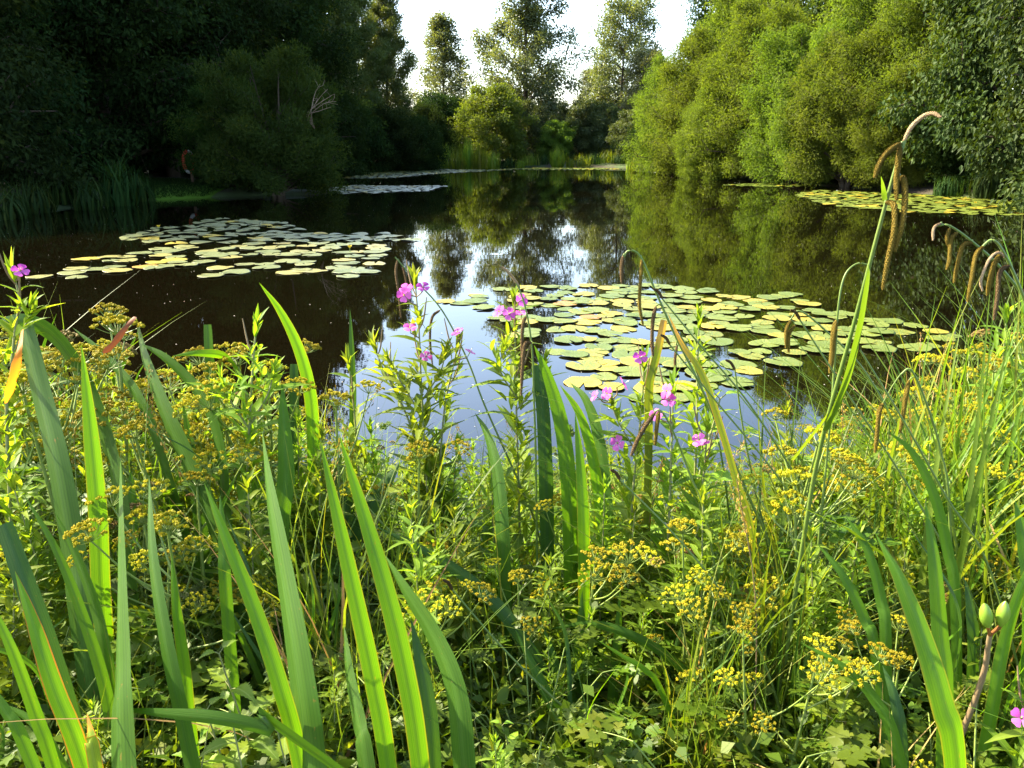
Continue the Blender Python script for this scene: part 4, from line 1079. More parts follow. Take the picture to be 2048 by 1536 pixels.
sedge_stem('drooping sedge curving in over the dark water with four hanging spikes', [(1872, 452, 1.55), (1900, 452, 1.55), (1955, 492, 1.55), (2010, 545, 1.55), (2060, 620, 1.55), (2100, 760, 1.55)], [
    ('palecatkin', .0028, [(1882, 446, 1.55), (1868, 456, 1.54), (1866, 480, 1.54)]),
    ('catkin', .0036, [(1900, 456, 1.55), (1894, 475, 1.54), (1896, 490, 1.54)]),
    ('catkin', .0042, [(1915, 465, 1.55), (1902, 480, 1.54), (1899, 520, 1.53), (1894, 538, 1.53)]),
    ('catkin', .0042, [(1945, 485, 1.55), (1926, 492, 1.54), (1915, 530, 1.53), (1908, 566, 1.53)]),
], .0028)
sedge_stem('drooping sedge with bunched orange spikes at the picture edge over the dark water', [(1960, 498, 1.45), (1985, 480, 1.45), (2010, 510, 1.45), (2045, 590, 1.45), (2075, 690, 1.45), (2090, 850, 1.45)], [
    ('catkin', .0042, [(1968, 492, 1.45), (1952, 510, 1.44), (1943, 560, 1.43), (1935, 604, 1.43)]),
    ('catkin', .0046, [(2002, 505, 1.45), (1988, 530, 1.44), (1980, 560, 1.43), (1975, 590, 1.43)]),
    ('palecatkin', .0028, [(2010, 515, 1.45), (1996, 505, 1.44), (1978, 520, 1.43), (1962, 560, 1.43), (1965, 582, 1.43)]),
    ('browncatkin', .0042, [(2020, 530, 1.45), (2000, 545, 1.44), (1994, 600, 1.43), (1988, 640, 1.43)]),
], .0030)
sedge_stem('low sedge stem with an orange spike hanging in front of the yellow umbels', [(1800, 750, 1.5), (1822, 740, 1.5), (1850, 800, 1.5), (1880, 900, 1.5), (1900, 1050, 1.48)], [
    ('catkin', .0046, [(1818, 760, 1.5), (1812, 790, 1.49), (1806, 830, 1.49), (1800, 866, 1.49)]),
    ('catkin', .0044, [(1766, 806, 1.5), (1758, 826, 1.49), (1754, 870, 1.49), (1750, 905, 1.49)]),
], .0026)
sedge_stem('short sedge with a single spike in front of the blue water under the near raft', [(1352, 690, 1.9), (1360, 672, 1.9), (1385, 720, 1.9), (1420, 830, 1.9), (1450, 960, 1.88)], [
    ('browncatkin', .0036, [(1354, 690, 1.9), (1350, 720, 1.89), (1352, 752, 1.89)]),
], .0024)
sedge_stem('two-spiked sedge bending low between the willowherb and the yellow umbels', [(1300, 850, 1.5), (1316, 820, 1.5), (1340, 850, 1.5), (1380, 950, 1.5), (1420, 1080, 1.48)], [
    ('browncatkin', .0045, [(1310, 825, 1.5), (1292, 850, 1.49), (1275, 880, 1.48), (1262, 912, 1.48)]),
    ('catkin', .0042, [(1318, 822, 1.5), (1314, 850, 1.49), (1310, 890, 1.49)]),
], .0024)

for lab, st in (('dark leaning sedge stem with a brown tip crossing before the outer pads', [(1325, 598, 1.7), (1400, 690, 1.69), (1500, 810, 1.68), (1620, 1000, 1.66), (1700, 1150, 1.64)]),
                ('dark leaning sedge stem starting behind the brown-streaked broken leaf', [(1340, 690, 1.6), (1430, 800, 1.6), (1560, 960, 1.58), (1680, 1150, 1.56), (1740, 1280, 1.54)]),
                ('slanting dark sedge stem passing below the tallest drooping sedge', [(1600, 640, 1.55), (1690, 780, 1.54), (1790, 930, 1.53), (1880, 1080, 1.5), (1960, 1240, 1.48)]),
                ('long dark sedge stem slanting from the outer pads to the seed pods', [(1720, 700, 1.45), (1800, 830, 1.44), (1890, 990, 1.43), (1990, 1170, 1.4)]),
                ('upright dark sedge stem before the gap of blue water', [(1470, 740, 1.7), (1485, 850, 1.7), (1510, 980, 1.69), (1540, 1130, 1.68)]),
                ('thin slanting sedge stem low over the ferny leaves', [(1240, 960, 1.4), (1340, 1060, 1.38), (1440, 1180, 1.36), (1530, 1330, 1.34)]),
                ('thin leaning sedge stem crossing the dim middle of the bank', [(905, 1180, 1.35), (1000, 1290, 1.33), (1100, 1390, 1.3), (1220, 1500, 1.28)])):
    sedge_stem(lab, st, [('browncatkin', .003, [st[0], (st[0][0] - 8, st[0][1] - 14, st[0][2]), (st[0][0] - 18, st[0][1] - 20, st[0][2])])], .0024)

# ------------------------------------------------------------------ great willowherb
def flower_geo(size, r):
    g = Geo()
    n = 4; a = np.arange(n) * math.pi / 2 + r.uniform(0, 1.5)
    out = np.stack([np.cos(a), np.sin(a), np.zeros(n)], -1)
    strips(g, out * size * .06, out * .85 + [0, 0, .5], np.tile([0, 0, 1.], (n, 1)) - out * .4, np.full(n, size * .56), np.full(n, size * .62), r.uniform(0, 1, n), K=5, droop=.35,
           prof=lambda t: np.interp(t, [0, .25, .6, .85, 1], [.18, .55, 1, .95, .55]), fold=-.12)
    tube(g, np.array([[0, 0, 0], [0, 0, size * .25], [0, 0, size * .42]]), [size * .02, size * .02, size * .05], 5, mat=1)
    tube(g, np.array([[0, 0, -size * .5], [0, 0, -size * .2], [0, 0, size * .05]]), [size * .03, size * .045, size * .08], 5, mat=2)
    return g
FLOWERS = [flower_geo(.029, np.random.default_rng(40 + k)).mesh('flower', [M['petal'], M['pistil'], M['herb']]) for k in range(4)]

def herb_foliage(g, line, r, step=.044, L=.125, W=.026, t0=.12, shoots=True):
    seg = np.linalg.norm(np.diff(line, axis=0), axis=1); s = np.concatenate([[0], np.cumsum(seg)]); tot = s[-1]
    tg = unit(np.gradient(line, axis=0))
    nodes = np.arange(tot * t0, tot * .97, step)
    P, D, N, LL, WW, DR = [], [], [], [], [], []
    for k, sn in enumerate(nodes):
        f = sn / tot
        p = np.array([np.interp(sn, s, line[:, c]) for c in range(3)]); u = unit(np.array([np.interp(sn, s, tg[:, c]) for c in range(3)]))
        az = k * 1.57 + r.uniform(-.5, .5)
        sc = np.interp(f, [0, .3, .7, 1], [.75, 1.1, .9, .42])
        for q in (0, math.pi):
            o = np.array([math.cos(az + q), math.sin(az + q), 0])
            P.append(p); D.append(o * r.uniform(.75, 1.0) + u * r.uniform(.35, .85)); N.append(u - o * .3 + r.normal(0, .15, 3))
            LL.append(L * sc * r.uniform(.8, 1.2)); WW.append(W * sc * r.uniform(.85, 1.2)); DR.append(r.uniform(.1, .65))
            if shoots and .25 < f < .93 and r.random() < .75:       # small leafy shoot in the axil
                sl = L * r.uniform(.5, 1.0) * sc
                b = p + unit(o * .55 + u) * sl * .5
                for z in range(4):
                    a2 = z * 1.57 + r.uniform(-.6, .6)
                    o2 = np.array([math.cos(a2), math.sin(a2), 0])
                    P.append(b if z > 1 else (p + b) / 2); D.append(o2 * .6 + u * .9 + o * .25); N.append(u - o2 * .4)
                    LL.append(sl * r.uniform(.6, .9)); WW.append(W * sc * r.uniform(.5, .75)); DR.append(r.uniform(.0, .5))
    u = tg[-1]
    for z in range(9):
        a2 = z * 2.4; o2 = np.array([math.cos(a2), math.sin(a2), 0])
        P.append(line[-1] - u * .012 * (z % 3)); D.append(o2 * r.uniform(.15, .55) + u); N.append(u * .4 - o2)
        LL.append(L * r.uniform(.28, .45)); WW.append(W * .42); DR.append(r.uniform(-.1, .3))
    n = len(P)
    strips(g, np.array(P), np.array(D), np.array(N), np.array(LL), np.array(WW), r.uniform(0, 1, n), K=4, droop=np.array(DR), fold=.18)

G_W = 'willowherb plants'
def hero_herb(label, stem, flowers=(), L=.125, side=(), pods=3, seed=0, r0=.0038):
    r = np.random.default_rng(seed)
    w = px_line(stem)
    b = w[0]
    t = thing('willowherb', label, 'willowherb', tuple(b), G_W)
    p = smooth_line(local(t, w), 30)
    g, gs = Geo(), Geo()
    tube(gs, p, np.linspace(r0, r0 * .45, 31), 6)
    herb_foliage(g, p, r, L=L)
    ends = [p]
    for pp in side:
        q = smooth_line(local(t, np.array([at_y(*z) for z in pp])), 12)
        tube(gs, q, np.linspace(r0 * .6, r0 * .35, 13), 5)
        herb_foliage(g, q, r, L=L * .75, W=.019, step=.032, t0=.2)
        ends.append(q)
    gs.build('stem', M['herbstem'], t); g.build('foliage', M['herb'], t)
    allp = np.vstack(ends)
    for px, py, Y in flowers:
        f = local(t, at_y(px, py, Y))
        low = allp[allp[:, 2] < f[2] - .02]
        a = low[np.argmin(np.linalg.norm(low - f, axis=1))] if len(low) else p[-1]
        axis = unit(unit(f - a) * .6 + np.array([r.normal(0, .6), -.4 + r.normal(0, .5), .3]))
        fo = bpy.data.objects.new('flower', FLOWERS[r.integers(0, 4)]); COL.objects.link(fo); fo.parent = t
        fo.location = f; fo.rotation_mode = 'QUATERNION'; fo.rotation_quaternion = Vector(axis).to_track_quat('Z', 'Y')
        fo.scale = (r.uniform(.85, 1.1), r.uniform(.75, 1.05), r.uniform(.8, 1.3))
        gp = Geo(); tube(gp, smooth_line([a, (a + f) / 2 + [0, 0, -.006], f - axis * .016], 6), .0016, 5); gp.build('flower_stalk', M['pod'], t)
    for k in range(pods):
        i = r.integers(19, 29); a = r.uniform(0, 6.28)
        o = np.array([math.cos(a), math.sin(a), 0])
        gp = Geo(); tube(gp, smooth_line([p[i], p[i] + o * .02 + [0, 0, .03], p[i] + o * .035 + [0, 0, .085]], 6), [.0012, .0016, .002, .002, .002, .0017, .001], 5); gp.build('seed_pod', M['pod'], t)
    return t

hero_herb('tallest willowherb in the middle, two pink flowers at its tip and more down the stem', [(830, 560, 1.90), (838, 660, 1.90), (842, 760, 1.90), (848, 880, 1.89), (856, 1010, 1.88)],
          [(812, 577, 1.88), (846, 574, 1.88), (820, 655, 1.87), (852, 713, 1.87), (808, 590, 1.86)], seed=1, side=[[(845, 800, 1.9), (880, 745, 1.88), (892, 700, 1.87)], [(842, 830, 1.9), (800, 760, 1.88), (778, 720, 1.87)]])
hero_herb('willowherb with one drooping pink flower and one sideways, beside the tallest willowherb', [(915, 690, 1.95), (905, 740, 1.95), (890, 810, 1.94), (880, 930, 1.92), (878, 1040, 1.9)],
          [(915, 664, 1.94), (940, 704, 1.93)], seed=2)
hero_herb('willowherb with pink flowers round its bud tip in front of the near raft', [(1028, 600, 1.92), (1030, 680, 1.92), (1032, 770, 1.91), (1034, 880, 1.90), (1038, 1000, 1.88)],
          [(998, 623, 1.9), (1043, 600, 1.9), (1042, 626, 1.9), (1018, 628, 1.88)], seed=3, side=[[(1030, 790, 1.9), (1000, 740, 1.88), (1010, 690, 1.88)], [(1033, 820, 1.9), (1075, 770, 1.9), (1090, 720, 1.9)]])
hero_herb('flowerless willowherb leaning away from the tallest one over blue water', [(748, 690, 1.98), (765, 735, 1.97), (800, 800, 1.96), (830, 880, 1.94), (848, 980, 1.92)], seed=4, pods=2)
hero_herb('flowerless willowherb with pale tip beside the thin dark reed', [(697, 725, 2.0), (706, 800, 2.0), (715, 900, 1.98), (720, 1010, 1.95)], seed=5, pods=1)
hero_herb('silvery flowerless willowherb standing above the umbels against the dark water', [(512, 655, 1.72), (506, 730, 1.72), (500, 820, 1.71), (496, 930, 1.7), (494, 1040, 1.68)], seed=6, L=.125, pods=1, r0=.0045, side=[[(500, 850, 1.71), (535, 790, 1.7), (548, 740, 1.7)], [(500, 860, 1.71), (460, 800, 1.7), (445, 760, 1.7)]])
hero_herb('willowherb crowned by pink flowers beside the broken brown-streaked leaf', [(1288, 725, 1.80), (1285, 790, 1.80), (1278, 870, 1.79), (1268, 960, 1.78), (1262, 1060, 1.76)],
          [(1280, 715, 1.78), (1190, 792, 1.74), (1214, 787, 1.74), (1246, 768, 1.75), (1235, 886, 1.72)], seed=7, side=[[(1270, 900, 1.78), (1235, 840, 1.76), (1222, 800, 1.75)]])
hero_herb('willowherb with large pink flower facing out at the foot of the brown-streaked leaf', [(1345, 775, 1.72), (1345, 840, 1.72), (1342, 920, 1.71), (1338, 1040, 1.70)],
          [(1334, 782, 1.69), (1338, 800, 1.69), (1312, 830, 1.7)], seed=8)
hero_herb('willowherb with a single round pink flower low among the sedge stems', [(1415, 850, 1.70), (1410, 920, 1.70), (1402, 1000, 1.69), (1396, 1090, 1.68)], [(1404, 886, 1.66), (1398, 880, 1.66)], seed=9)
hero_herb('willowherb with one pink flower in the corner above the dark water', [(25, 545, 1.6), (38, 600, 1.6), (28, 680, 1.6), (20, 780, 1.6), (15, 900, 1.58)], [(40, 541, 1.58)], seed=10, side=[[(30, 700, 1.6), (55, 640, 1.6), (62, 610, 1.6)]])
hero_herb('willowherb shoot with bright upright top leaves before the outer pads', [(1398, 640, 1.95), (1396, 700, 1.95), (1394, 790, 1.94), (1392, 900, 1.92)], seed=11, pods=0)
hero_herb('willowherb with a pink flower at the picture edge near the ground', [(2062, 1400, 1.12), (2058, 1460, 1.12), (2050, 1530, 1.12)], [(2042, 1436, 1.1)], seed=12)

# generic willowherbs, umbels, nettles: modelled once, copied as objects
def gen_herb(seed, h):
    r = np.random.default_rng(seed)
    t = thing('willowherb', None, 'willowherb', (0, 0, -50), G_W)
    b = r.normal(0, .06, 2)
    p = smooth_line([[0, 0, -.02], [b[0] * .3, b[1] * .3, h * .4], [b[0], b[1], h]], 20)
    g, gs = Geo(), Geo()
    tube(gs, p, np.linspace(.0036, .0016, 21), 6)
    herb_foliage(g, p, r, t0=.08, step=.042)
    for k in range(3):
        i = r.integers(8, 15); a = r.uniform(0, 6.28)
        q = smooth_line([p[i], p[i] + np.array([math.cos(a) * .05, math.sin(a) * .05, .07]), p[i] + np.array([math.cos(a) * .07, math.sin(a) * .07, .16])], 8)
        tube(gs, q, np.linspace(.002, .001, 9), 5)
        herb_foliage(g, q, r, L=.07, W=.018, step=.03, t0=.15)
    gs.build('stem', M['herbstem'], t); g.build('foliage', M['herb'], t)
    return t

def umbel_mesh(seed, d, mat='umbel'):
    r = np.random.default_rng(seed); g = Geo()
    n = int(r.integers(18, 26))
    for k in range(n):
        a = k * 2.4 + r.uniform(-.2, .2); q = math.sqrt((k + .5) / n) * d * .5 * r.uniform(.85, 1.1)
        e = np.array([math.cos(a) * q, math.sin(a) * q, d * .42 - q * q / d * .9 + r.normal(0, .003)])
        tube(g, smooth_line([[0, 0, 0], e * [.55, .55, .45], e], 4), [.0011, .001, .0009, .0008, .0008], 4, mat=1)
        m = int(r.integers(14, 20))
        dr = unit(rand_dirs(m, -.15, 1, r) + unit(e) * .7)
        L = r.uniform(.007, .011, m); W = r.uniform(.0028, .0042, m)
        s = unit(np.cross(dr, [.3, .2, .9])); b = np.cross(dr, s)
        p0 = e + dr * .002
        v = np.stack([p0, p0 + dr * L[:, None] * .6 + s * W[:, None], p0 + dr * L[:, None] * .6 + b * W[:, None], p0 + dr * L[:, None] * .6 - s * W[:, None], p0 + dr * L[:, None] * .6 - b * W[:, None], p0 + dr * L[:, None]], 1)
        base = (np.arange(m) * 6)[:, None, None]
        tri = np.array([(0, 2, 1), (0, 3, 2), (0, 4, 3), (0, 1, 4), (5, 1, 2), (5, 2, 3), (5, 3, 4), (5, 4, 1)])[None] + base
        g.add(v.reshape(-1, 3), tris=tri.reshape(-1, 3), rnd=np.repeat(np.clip(r.uniform(0, .6) + r.uniform(0, .4, m), 0, 1), 6), mat=0)
    return g.mesh('umbel', [M[mat], M['umbelstem']], smooth=False)
UMB = [umbel_mesh(60 + k, .095 + .014 * k) for k in range(4)]
UMBB = [umbel_mesh(70 + k, .08, 'brownumbel') for k in range(2)]

LOBE = np.array([(0, 0), (.16, -.30), (.42, -.22), (.46, -.42), (.72, -.30), (.70, -.12), (1.0, 0), (.70, .12), (.72, .30), (.46, .42), (.42, .22), (.16, .30)])
def cut_leaves(g, r, base, dirn, L, pairs=4, mat=0, rnd=None):
    """one ferny compound leaf: paired lobed leaflets along a rachis"""
    d = unit(dirn); sd = unit(np.cross(d, [0, 0, 1]) + 1e-6); up = np.cross(sd, d)
    ts = np.linspace(0, 1, 8)
    rach = base + d * (L * ts)[:, None] - np.array([0, 0, 1.]) * (L * .25 * ts ** 2)[:, None]
    tube(g, rach, np.linspace(.0014, .0006, 8), 4, mat=1)
    rb = r.uniform(0, .6) if rnd is None else rnd
    items = [(1.0, 0.0, .34)]
    for k in range(pairs):
        t = .35 + .6 * k / pairs
        for s in (-1, 1): items.append((t, s * r.uniform(.75, 1.05), .36 * (1.1 - .35 * k / pairs)))
        if k < 2:
            for s in (-1, 1): items.append((t - .06, s * 1.45, .22))
    for t, a, sc in items:
        p = np.array([np.interp(t, ts, rach[:, c]) for c in range(3)])
        dd = unit(d * math.cos(a) + sd * math.sin(a) + up * r.normal(.0, .22)); ss = unit(np.cross(up + r.normal(0, .25, 3), dd))
        l = L * sc * r.uniform(.85, 1.15)
        nn = np.cross(dd, ss)
        q = p + dd * L * .08 * abs(math.sin(a)) + (LOBE[:, :1] * l) * dd + (LOBE[:, 1:] * l * .95) * ss + nn * (l * (.10 * np.abs(LOBE[:, 1:]) * 2 - .12 * LOBE[:, :1] ** 2))
        c = p + dd * l * .5
        g.add(np.vstack([c, q]), tris=[(0, i + 1, (i + 1) % 12 + 1) for i in range(12)], u=np.concatenate([[0], LOBE[:, 1] * 2]), v=np.concatenate([[.5], LOBE[:, 0]]), rnd=min(1, rb + r.uniform(0, .4)), mat=mat)

G_U = 'yellow-green umbel plants'
def gen_umbel(seed, h, n_umb, brown=False, leaves=7):
    r = np.random.default_rng(seed)
    t = thing('umbel_plant', None, 'umbel plant', (0, 0, -50), G_U)
    g, gl = Geo(), Geo()
    top = np.array([*r.normal(0, .05, 2), h])
    p = smooth_line([[0, 0, -.02], top * [.4, .4, .5], top], 16)
    tube(g, p, np.linspace(.0052, .0028, 17), 7)
    def put(u, at, dirn, s):
        o = bpy.data.objects.new('umbel', u); COL.objects.link(o); o.parent = t
        o.location = at; o.rotation_mode = 'QUATERNION'; o.rotation_quaternion = Vector(unit(np.asarray(dirn))).to_track_quat('Z', 'Y'); o.scale = (s * .85,) * 3
    meshes = UMBB if brown else UMB
    put(meshes[0], p[-1], [*r.normal(0, .15, 2), 1], 1.0)
    for k in range(n_umb - 1):
        i = int(r.integers(7, 14)); a = k * 2.4 + r.uniform(-.4, .4); l = r.uniform(.10, .20)
        e = p[i] + np.array([math.cos(a) * l, math.sin(a) * l, min(r.uniform(.10, .26), h * 1.02 - p[i][2])])
        q = smooth_line([p[i], p[i] * .45 + e * .55 + [0, 0, -.02], e], 8)
        tube(g, q, np.linspace(.003, .0018, 9), 5)
        put(meshes[(k + 1) % len(meshes)], e, unit(q[-1] - q[-3]) + [0, 0, .8], r.uniform(.65, 1.0))
    for k in range(leaves):
        f = r.uniform(.15, .8); i = int(f * 16); a = k * 2.4 + r.uniform(-.5, .5)
        cut_leaves(gl, r, p[i], np.array([math.cos(a), math.sin(a), r.uniform(.1, .8)]), r.uniform(.11, .18), int(r.integers(3, 5)))
    g.build('stem', M['umbelstem'], t); gl.build('foliage', [M['cutleaf'], M['umbelstem']], t)
    return t

G_C = 'low ferny-leaved plants'
def gen_cut(seed, h):
    r = np.random.default_rng(seed); gl = Geo(); gs = Geo()
    t = thing('ferny_plant', None, 'ferny plant', (0, 0, -50), G_C)
    for k in range(12):
        a = k * 2.4; l = h * r.uniform(.4, 1)
        e = np.array([math.cos(a) * l * r.uniform(.2, .6), math.sin(a) * l * r.uniform(.2, .6), l])
        q = smooth_line([[0, 0, -.02], e * [.4, .4, .6], e], 6)
        tube(gs, q, np.linspace(.0024, .0014, 7), 5)
        cut_leaves(gl, r, e, np.array([math.cos(a), math.sin(a), r.uniform(-.2, .5)]), r.uniform(.08, .13), 4)
        if r.random() < .7: cut_leaves(gl, r, q[3], np.array([math.cos(a + 1.5), math.sin(a + 1.5), .3]), r.uniform(.07, .11), 3)
    gs.build('stem', M['umbelstem'], t); gl.build('foliage', [M['cutleaf'], M['umbelstem']], t)
    return t

def gen_nettle(seed, h):
    r = np.random.default_rng(seed); g, gs = Geo(), Geo()
    t = thing('nettle', None, 'nettle', (0, 0, -50), 'stinging nettles')
    p = smooth_line([[0, 0, -.02], [*r.normal(0, .02, 2), h * .5], [*r.normal(0, .03, 2), h]], 14)
    tube(gs, p, np.linspace(.0032, .0014, 15), 5)
    K = 18
    def prof(t):
        b = np.interp(t, [0, .08, .25, .5, .8, 1], [.2, .8, 1, .78, .32, .02])
        return b * (1 + .16 * ((np.arange(len(t)) % 2) * 2 - 1) * (t > .04) * (t < .97))
    n = 8
    for k in range(n):
        f = .2 + .8 * k / (n - 1); i = min(14, int(f * 14)); az = k * 1.57 + .5
        for q in (0, math.pi):
            o = np.array([math.cos(az + q), math.sin(az + q), 0])
            sc = np.interp(f, [.2, .5, .85, 1], [.8, 1.1, .9, .4])
            st = p[i] + o * .02 * sc + [0, 0, .008]
            tube(gs, np.stack([p[i], st]), .001, 4)
            strips(g, st[None], (o * .9 + [0, 0, .35 - .3 * (1 - f)])[None], np.array([[0, 0, 1.]]) - o * .2, np.array([.075 * sc]), np.array([.042 * sc]), r.uniform(0, 1, 1), K=K, droop=.35, prof=prof, fold=.14)
    gs.build('stem', M['herbstem'], t); g.build('foliage', M['nettle'], t)
    return t

PROTO = {
 'herb': [(gen_herb(800 + k, .8), .8) for k in range(5)],
 'umbel': [(gen_umbel(820 + k, .75, 5 + k % 3), .78) for k in range(5)],
 'brown': [(gen_umbel(840 + k, .72, 4, True), .75) for k in range(2)],
 'cut': [(gen_cut(860 + k, .38), .42) for k in range(4)],
 'nettle': [(gen_nettle(880 + k, .5), .52) for k in range(3)],
}
def sedge_proto(seed, n, h, w, arch, mat):
    t = thing('sedge_tuft', None, 'sedge', (0, 0, -50), 'sedge tufts on the near bank')
    tuft_geo(n, h, 1, w, arch, seed, K=9, lean=.5, foot=.04).build('blades', M[mat], t)
    return t
PROTO['sedge'] = [(sedge_proto(890, 30, .85, .010, 1.05, 'sedge'), .78), (sedge_proto(891, 24, .7, .008, .85, 'sedge'), .66), (sedge_proto(892, 20, .95, .013, 1.15, 'sedge'), .82)]
def iris_proto(seed, mats):
    r = np.random.default_rng(seed)
    t = thing('iris_plant', None, 'iris', (0, 0, -50), G_I)
    for k, m in enumerate(mats):
        a = (k - (len(mats) - 1) / 2) * .16 + r.normal(0, .05); h = r.uniform(.62, 1.0); y = r.normal(0, .05)
        pts = np.array([[math.sin(a) * .05, y * .3, -.03], [math.sin(a) * h * .4, y, h * .45], [math.sin(a) * h * .9, y * 1.5 + r.normal(0, .05), h * .8], [math.sin(a) * h * 1.25, y * 2 + r.normal(0, .1), h]]) + np.array(t.location)
        iris_leaf(t, pts, r.uniform(.013, .022), IR[m], r.normal(0, .5), r.normal(0, .5))
    return t
PROTO['iris'] = [(iris_proto(894, ('green', 'dark', 'bright', 'green')), .9), (iris_proto(895, ('dark', 'green', 'green', 'bright', 'dark')), .9), (iris_proto(896, ('bright', 'green', 'dark')), .9)]
PROTO['grass'] = [(sedge_proto(897 + k, 34, .62, .0050, .7, 'sedge'), .56) for k in range(2)]
PROTO['dry'] = [(sedge_proto(893, 9, .6, .007, .9, 'straw'), .5)]

TOP_X = [-300, 0, 60, 150, 300, 420, 480, 640, 720, 800, 1000, 1250, 1400, 1480, 1560, 1640, 1760, 1860, 1960, 2048, 2400]
TOP_Y = [600, 640, 650, 665, 730, 720, 740, 810, 850, 870, 870, 880, 915, 900, 855, 800, 770, 735, 665, 585, 540]
ZONES = [(-1e9, 150, 'below the hanging orange tip'), (150, 330, 'behind the very broad iris leaf'), (330, 480, 'under the rust-ended iris leaf'),
         (480, 640, 'below the silvery willowherb'), (640, 800, 'behind two glowing iris leaves'), (800, 960, 'under the tallest willowherb'), (960, 1120, 'under the raft-side willowherb'),
         (1120, 1280, 'beside the arching iris leaves'), (1280, 1440, 'below the brown-streaked leaf'), (1440, 1600, 'before the blue water gap'),
         (1600, 1760, 'below the tallest drooping sedge'), (1760, 1900, 'around the bright curving leaf'), (1900, 1e9, 'near the plump seed pods')]
KINDLAB = {'grass': 'fine green grass tuft', 'iris': 'narrow-leaved iris fan', 'herb': 'leafy willowherb', 'umbel': 'yellow-green umbel plant', 'brown': 'umbel plant gone to brown seed', 'cut': 'low ferny-leaved plant', 'nettle': 'bright stinging nettle', 'sedge': 'arching sedge tuft', 'dry': 'dry straw-coloured tuft'}
used = set()
def place(kind, x, y, ztop, sc_lim=(.4, 1.25)):
    pr, hv = PROTO[kind][random.randrange(len(PROTO[kind]))]
    z = gz(x, y)
    s = (ztop - z) / hv
    if s < sc_lim[0]: return
    s = min(s, sc_lim[1])
    if pr.name in used: o = copy_tree(pr)
    else: o = pr; used.add(pr.name)
    o.location = (x, y, z); o.rotation_euler = (random.gauss(0, .06), random.gauss(0, .06), random.uniform(0, 6.28)); o.scale = (s * random.uniform(.9, 1.1),) * 2 + (s,)
    px, py = project((x, y, z + s * hv))
    zone = next(n for a, b, n in ZONES if a <= px < b)
    row = 'in front, ' if y < 1.55 else 'midway, ' if y < 2.2 else 'by the water, '
    tall = 'tall ' if s > .95 else 'short ' if s < .65 else ''
    o['label'] = tall + KINDLAB[kind] + ' ' + row + zone
    return o

PROB = {'L': (('umbel', .34), ('brown', .02), ('herb', .26), ('cut', .15), ('sedge', .05), ('iris', .07), ('grass', .08), ('dry', .03)),
        'C': (('herb', .54), ('umbel', .04), ('brown', .02), ('cut', .10), ('nettle', .05), ('sedge', .06), ('iris', .05), ('grass', .12), ('dry', .02)),
        'R': (('umbel', .22), ('brown', .04), ('herb', .22), ('cut', .14), ('sedge', .18), ('iris', .02), ('grass', .13), ('dry', .05))}
def pick(z):
    u = random.random()
    for k, p in PROB[z]:
        u -= p
        if u <= 0: return k
    return 'cut'
yy = 1.12
while yy < 3.25:
    half = yy * .70 + .32
    step = .108 + .035 * (yy - 1.1)
    xx = -half
    while xx < half:
        x = xx + random.uniform(-.06, .06); y = yy + random.uniform(-.07, .07)
        xx += step
        px, _ = project((x, y, .7))
        zone = 'L' if px < 640 + random.gauss(0, 60) else 'C' if px < 1330 + random.gauss(0, 60) else 'R'
        kind = pick(zone)
        lim = at_y(px, np.interp(px, TOP_X, TOP_Y), y)[2]
        canopy = .42 + .34 * min(1, max(0, (y - 1.1) / .8))
        if 900 < px < 1380 and y < 1.6: canopy -= .08
        if kind == 'iris': canopy += .12
        if y < 1.3 and kind in ('herb', 'umbel', 'brown'): kind = random.choices(('cut', 'herb', 'nettle'), (.5, .38, .12))[0]
        if y > 2.0: canopy = 2.0
        ztop = min(lim - abs(random.gauss(0, .07)), gz(x, y) + canopy * random.uniform(.75, 1.2))
        if kind in ('umbel', 'brown'): ztop -= .03 + (.05 if zone == 'R' else 0)
        if kind in ('cut',): ztop = min(ztop, gz(x, y) + random.uniform(.28, .5))
        place(kind, x, y, ztop)
    yy += .112 + .03 * (yy - 1.1)
# named nettles in front
for px, py, Y in ((470, 1300, 1.12), (500, 1390, 1.05), (440, 1400, 1.08), (962, 1425, 1.2), (560, 1450, 1.0), (650, 1090, 1.6), (735, 1120, 1.6), (1400, 740, 1.9)):
    p = at_y(px, py, Y); place('nettle', p[0], p[1], p[2], (.3, 1.6))
# named umbels
for px, py, Y in ((818, 870, 1.75), (835, 1170, 1.35), (560, 705, 1.9), (660, 810, 1.75), (505, 600 + 130, 1.95), (1045, 1135, 1.5), (1170, 1100, 1.5), (1395, 1060, 1.45), (1400, 1185, 1.35), (1540, 1280, 1.2), (1590, 1300, 1.18), (1660, 980, 1.5), (1560, 840, 1.7), (1800, 1310, 1.2), (185, 655, 1.75), (120, 760, 1.6), (330, 1010, 1.4)):
    p = at_y(px, py, Y); place('umbel', p[0], p[1], p[2], (.3, 1.6))
# sedge tufts pouring in from the end of the bank
for k in range(34):
    px = random.uniform(1600, 2250); Y = random.uniform(1.5, 2.7)
    zt = at_y(px, np.interp(px, TOP_X, TOP_Y) + random.uniform(15, 190), Y)
    place('sedge', zt[0], zt[1], zt[2], (.4, 1.5))
for prs in PROTO.values():                       # a model that found no place is not kept
    for pr, _ in prs:
        if pr.name not in used:
            for c in list(pr.children): bpy.data.objects.remove(c)
            bpy.data.objects.remove(pr)

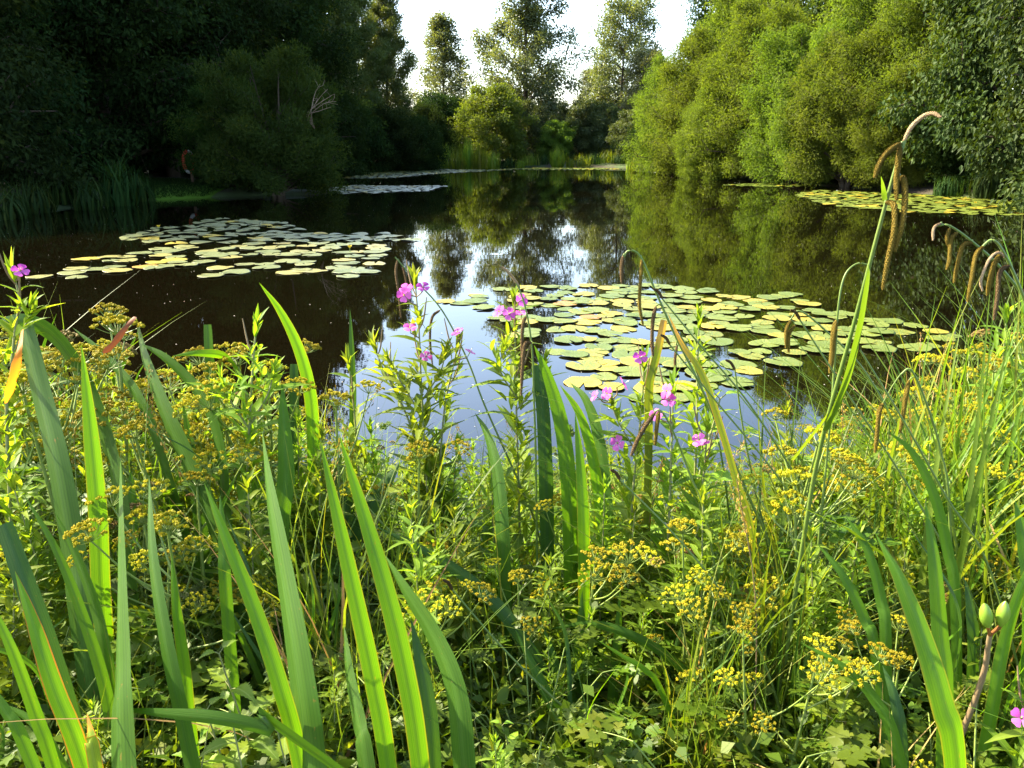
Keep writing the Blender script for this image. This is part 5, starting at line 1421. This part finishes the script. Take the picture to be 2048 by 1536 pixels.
# single long grass stems and dry stalks
for k in range(46):
    x = random.uniform(-1.9, 2.0); y = random.uniform(1.3, 2.9)
    if abs(x) > y * .7 + .2: continue
    h = random.uniform(.5, .95); a = random.uniform(0, 6.28); z = gz(x, y)
    px, _ = project((x, y, .7))
    h = min(h, at_y(px, np.interp(px, TOP_X, TOP_Y) - 40, y)[2] - z)
    if h < .3: continue
    t = thing('grass_stem', ('dry' if k % 3 == 0 else 'green') + ' flowering grass stem ' + ('by the water, ' if y > 2.2 else 'midway, ' if y > 1.55 else 'in front, ') + next(n for q, b, n in ZONES if q <= px < b), 'grass', (x, y, z), 'single grass stems')
    e = np.array([math.cos(a) * h * .3, math.sin(a) * h * .3, h])
    g = Geo(); ln = smooth_line([[0, 0, -.01], e * [.35, .35, .6], e], 12); tube(g, ln, np.linspace(.0016, .0007, 13), 4); g.build('stem', M['pod'] if k % 3 == 0 else M['umbelstem'], t)
    g = Geo(); n = 40; q = rng.uniform(0, .14, n); d = unit(ln[-1] - ln[-2])
    kites(g, ln[-1] - d * q[:, None] + rng.normal(0, .004, (n, 3)), d + rng.normal(0, .35, (n, 3)), rand_dirs(n), np.full(n, .010), np.full(n, .0035), rng.uniform(0, 1, n)); g.build('seed_head', M['straw' if k % 3 == 0 else 'brownumbel'], t)

# dense low ground cover and leaf litter
g = Geo(); n = 42000
y = rng.uniform(.75, 3.3, n); x = rng.uniform(-1, 1, n) * (y * .74 + .45)
zz = ground_h(x, y); P = np.stack([x, y, zz + .01 + .30 * rng.uniform(0, 1, n) ** 1.4], -1)
k = P[:, 2] > .0; P = P[k]; n = len(P)
kites(g, P, rand_dirs(n, -.2, .8), unit(rand_dirs(n, .2, 1)), rng.uniform(.018, .05, n), rng.uniform(.010, .026, n), rng.uniform(0, 1, n))
tag(g.build('ground_cover', M['cutleaf']), 'dense low leaves covering the near bank under the taller plants', 'ground cover', kind='stuff')
g = Geo(); n = 5000
y = rng.uniform(.7, 3.2, n); x = rng.uniform(-1, 1, n) * (y * .74 + .45); P = np.stack([x, y, ground_h(x, y) + rng.uniform(.005, .05, n)], -1)
kites(g, P, rand_dirs(n, -.3, .4), unit(rand_dirs(n, .3, 1)), rng.uniform(.02, .07, n), rng.uniform(.006, .02, n), rng.uniform(0, 1, n))
tag(g.build('leaf_litter', M['litter']), 'brown dead leaves and stalks lying on the near bank', 'leaf litter', kind='stuff')
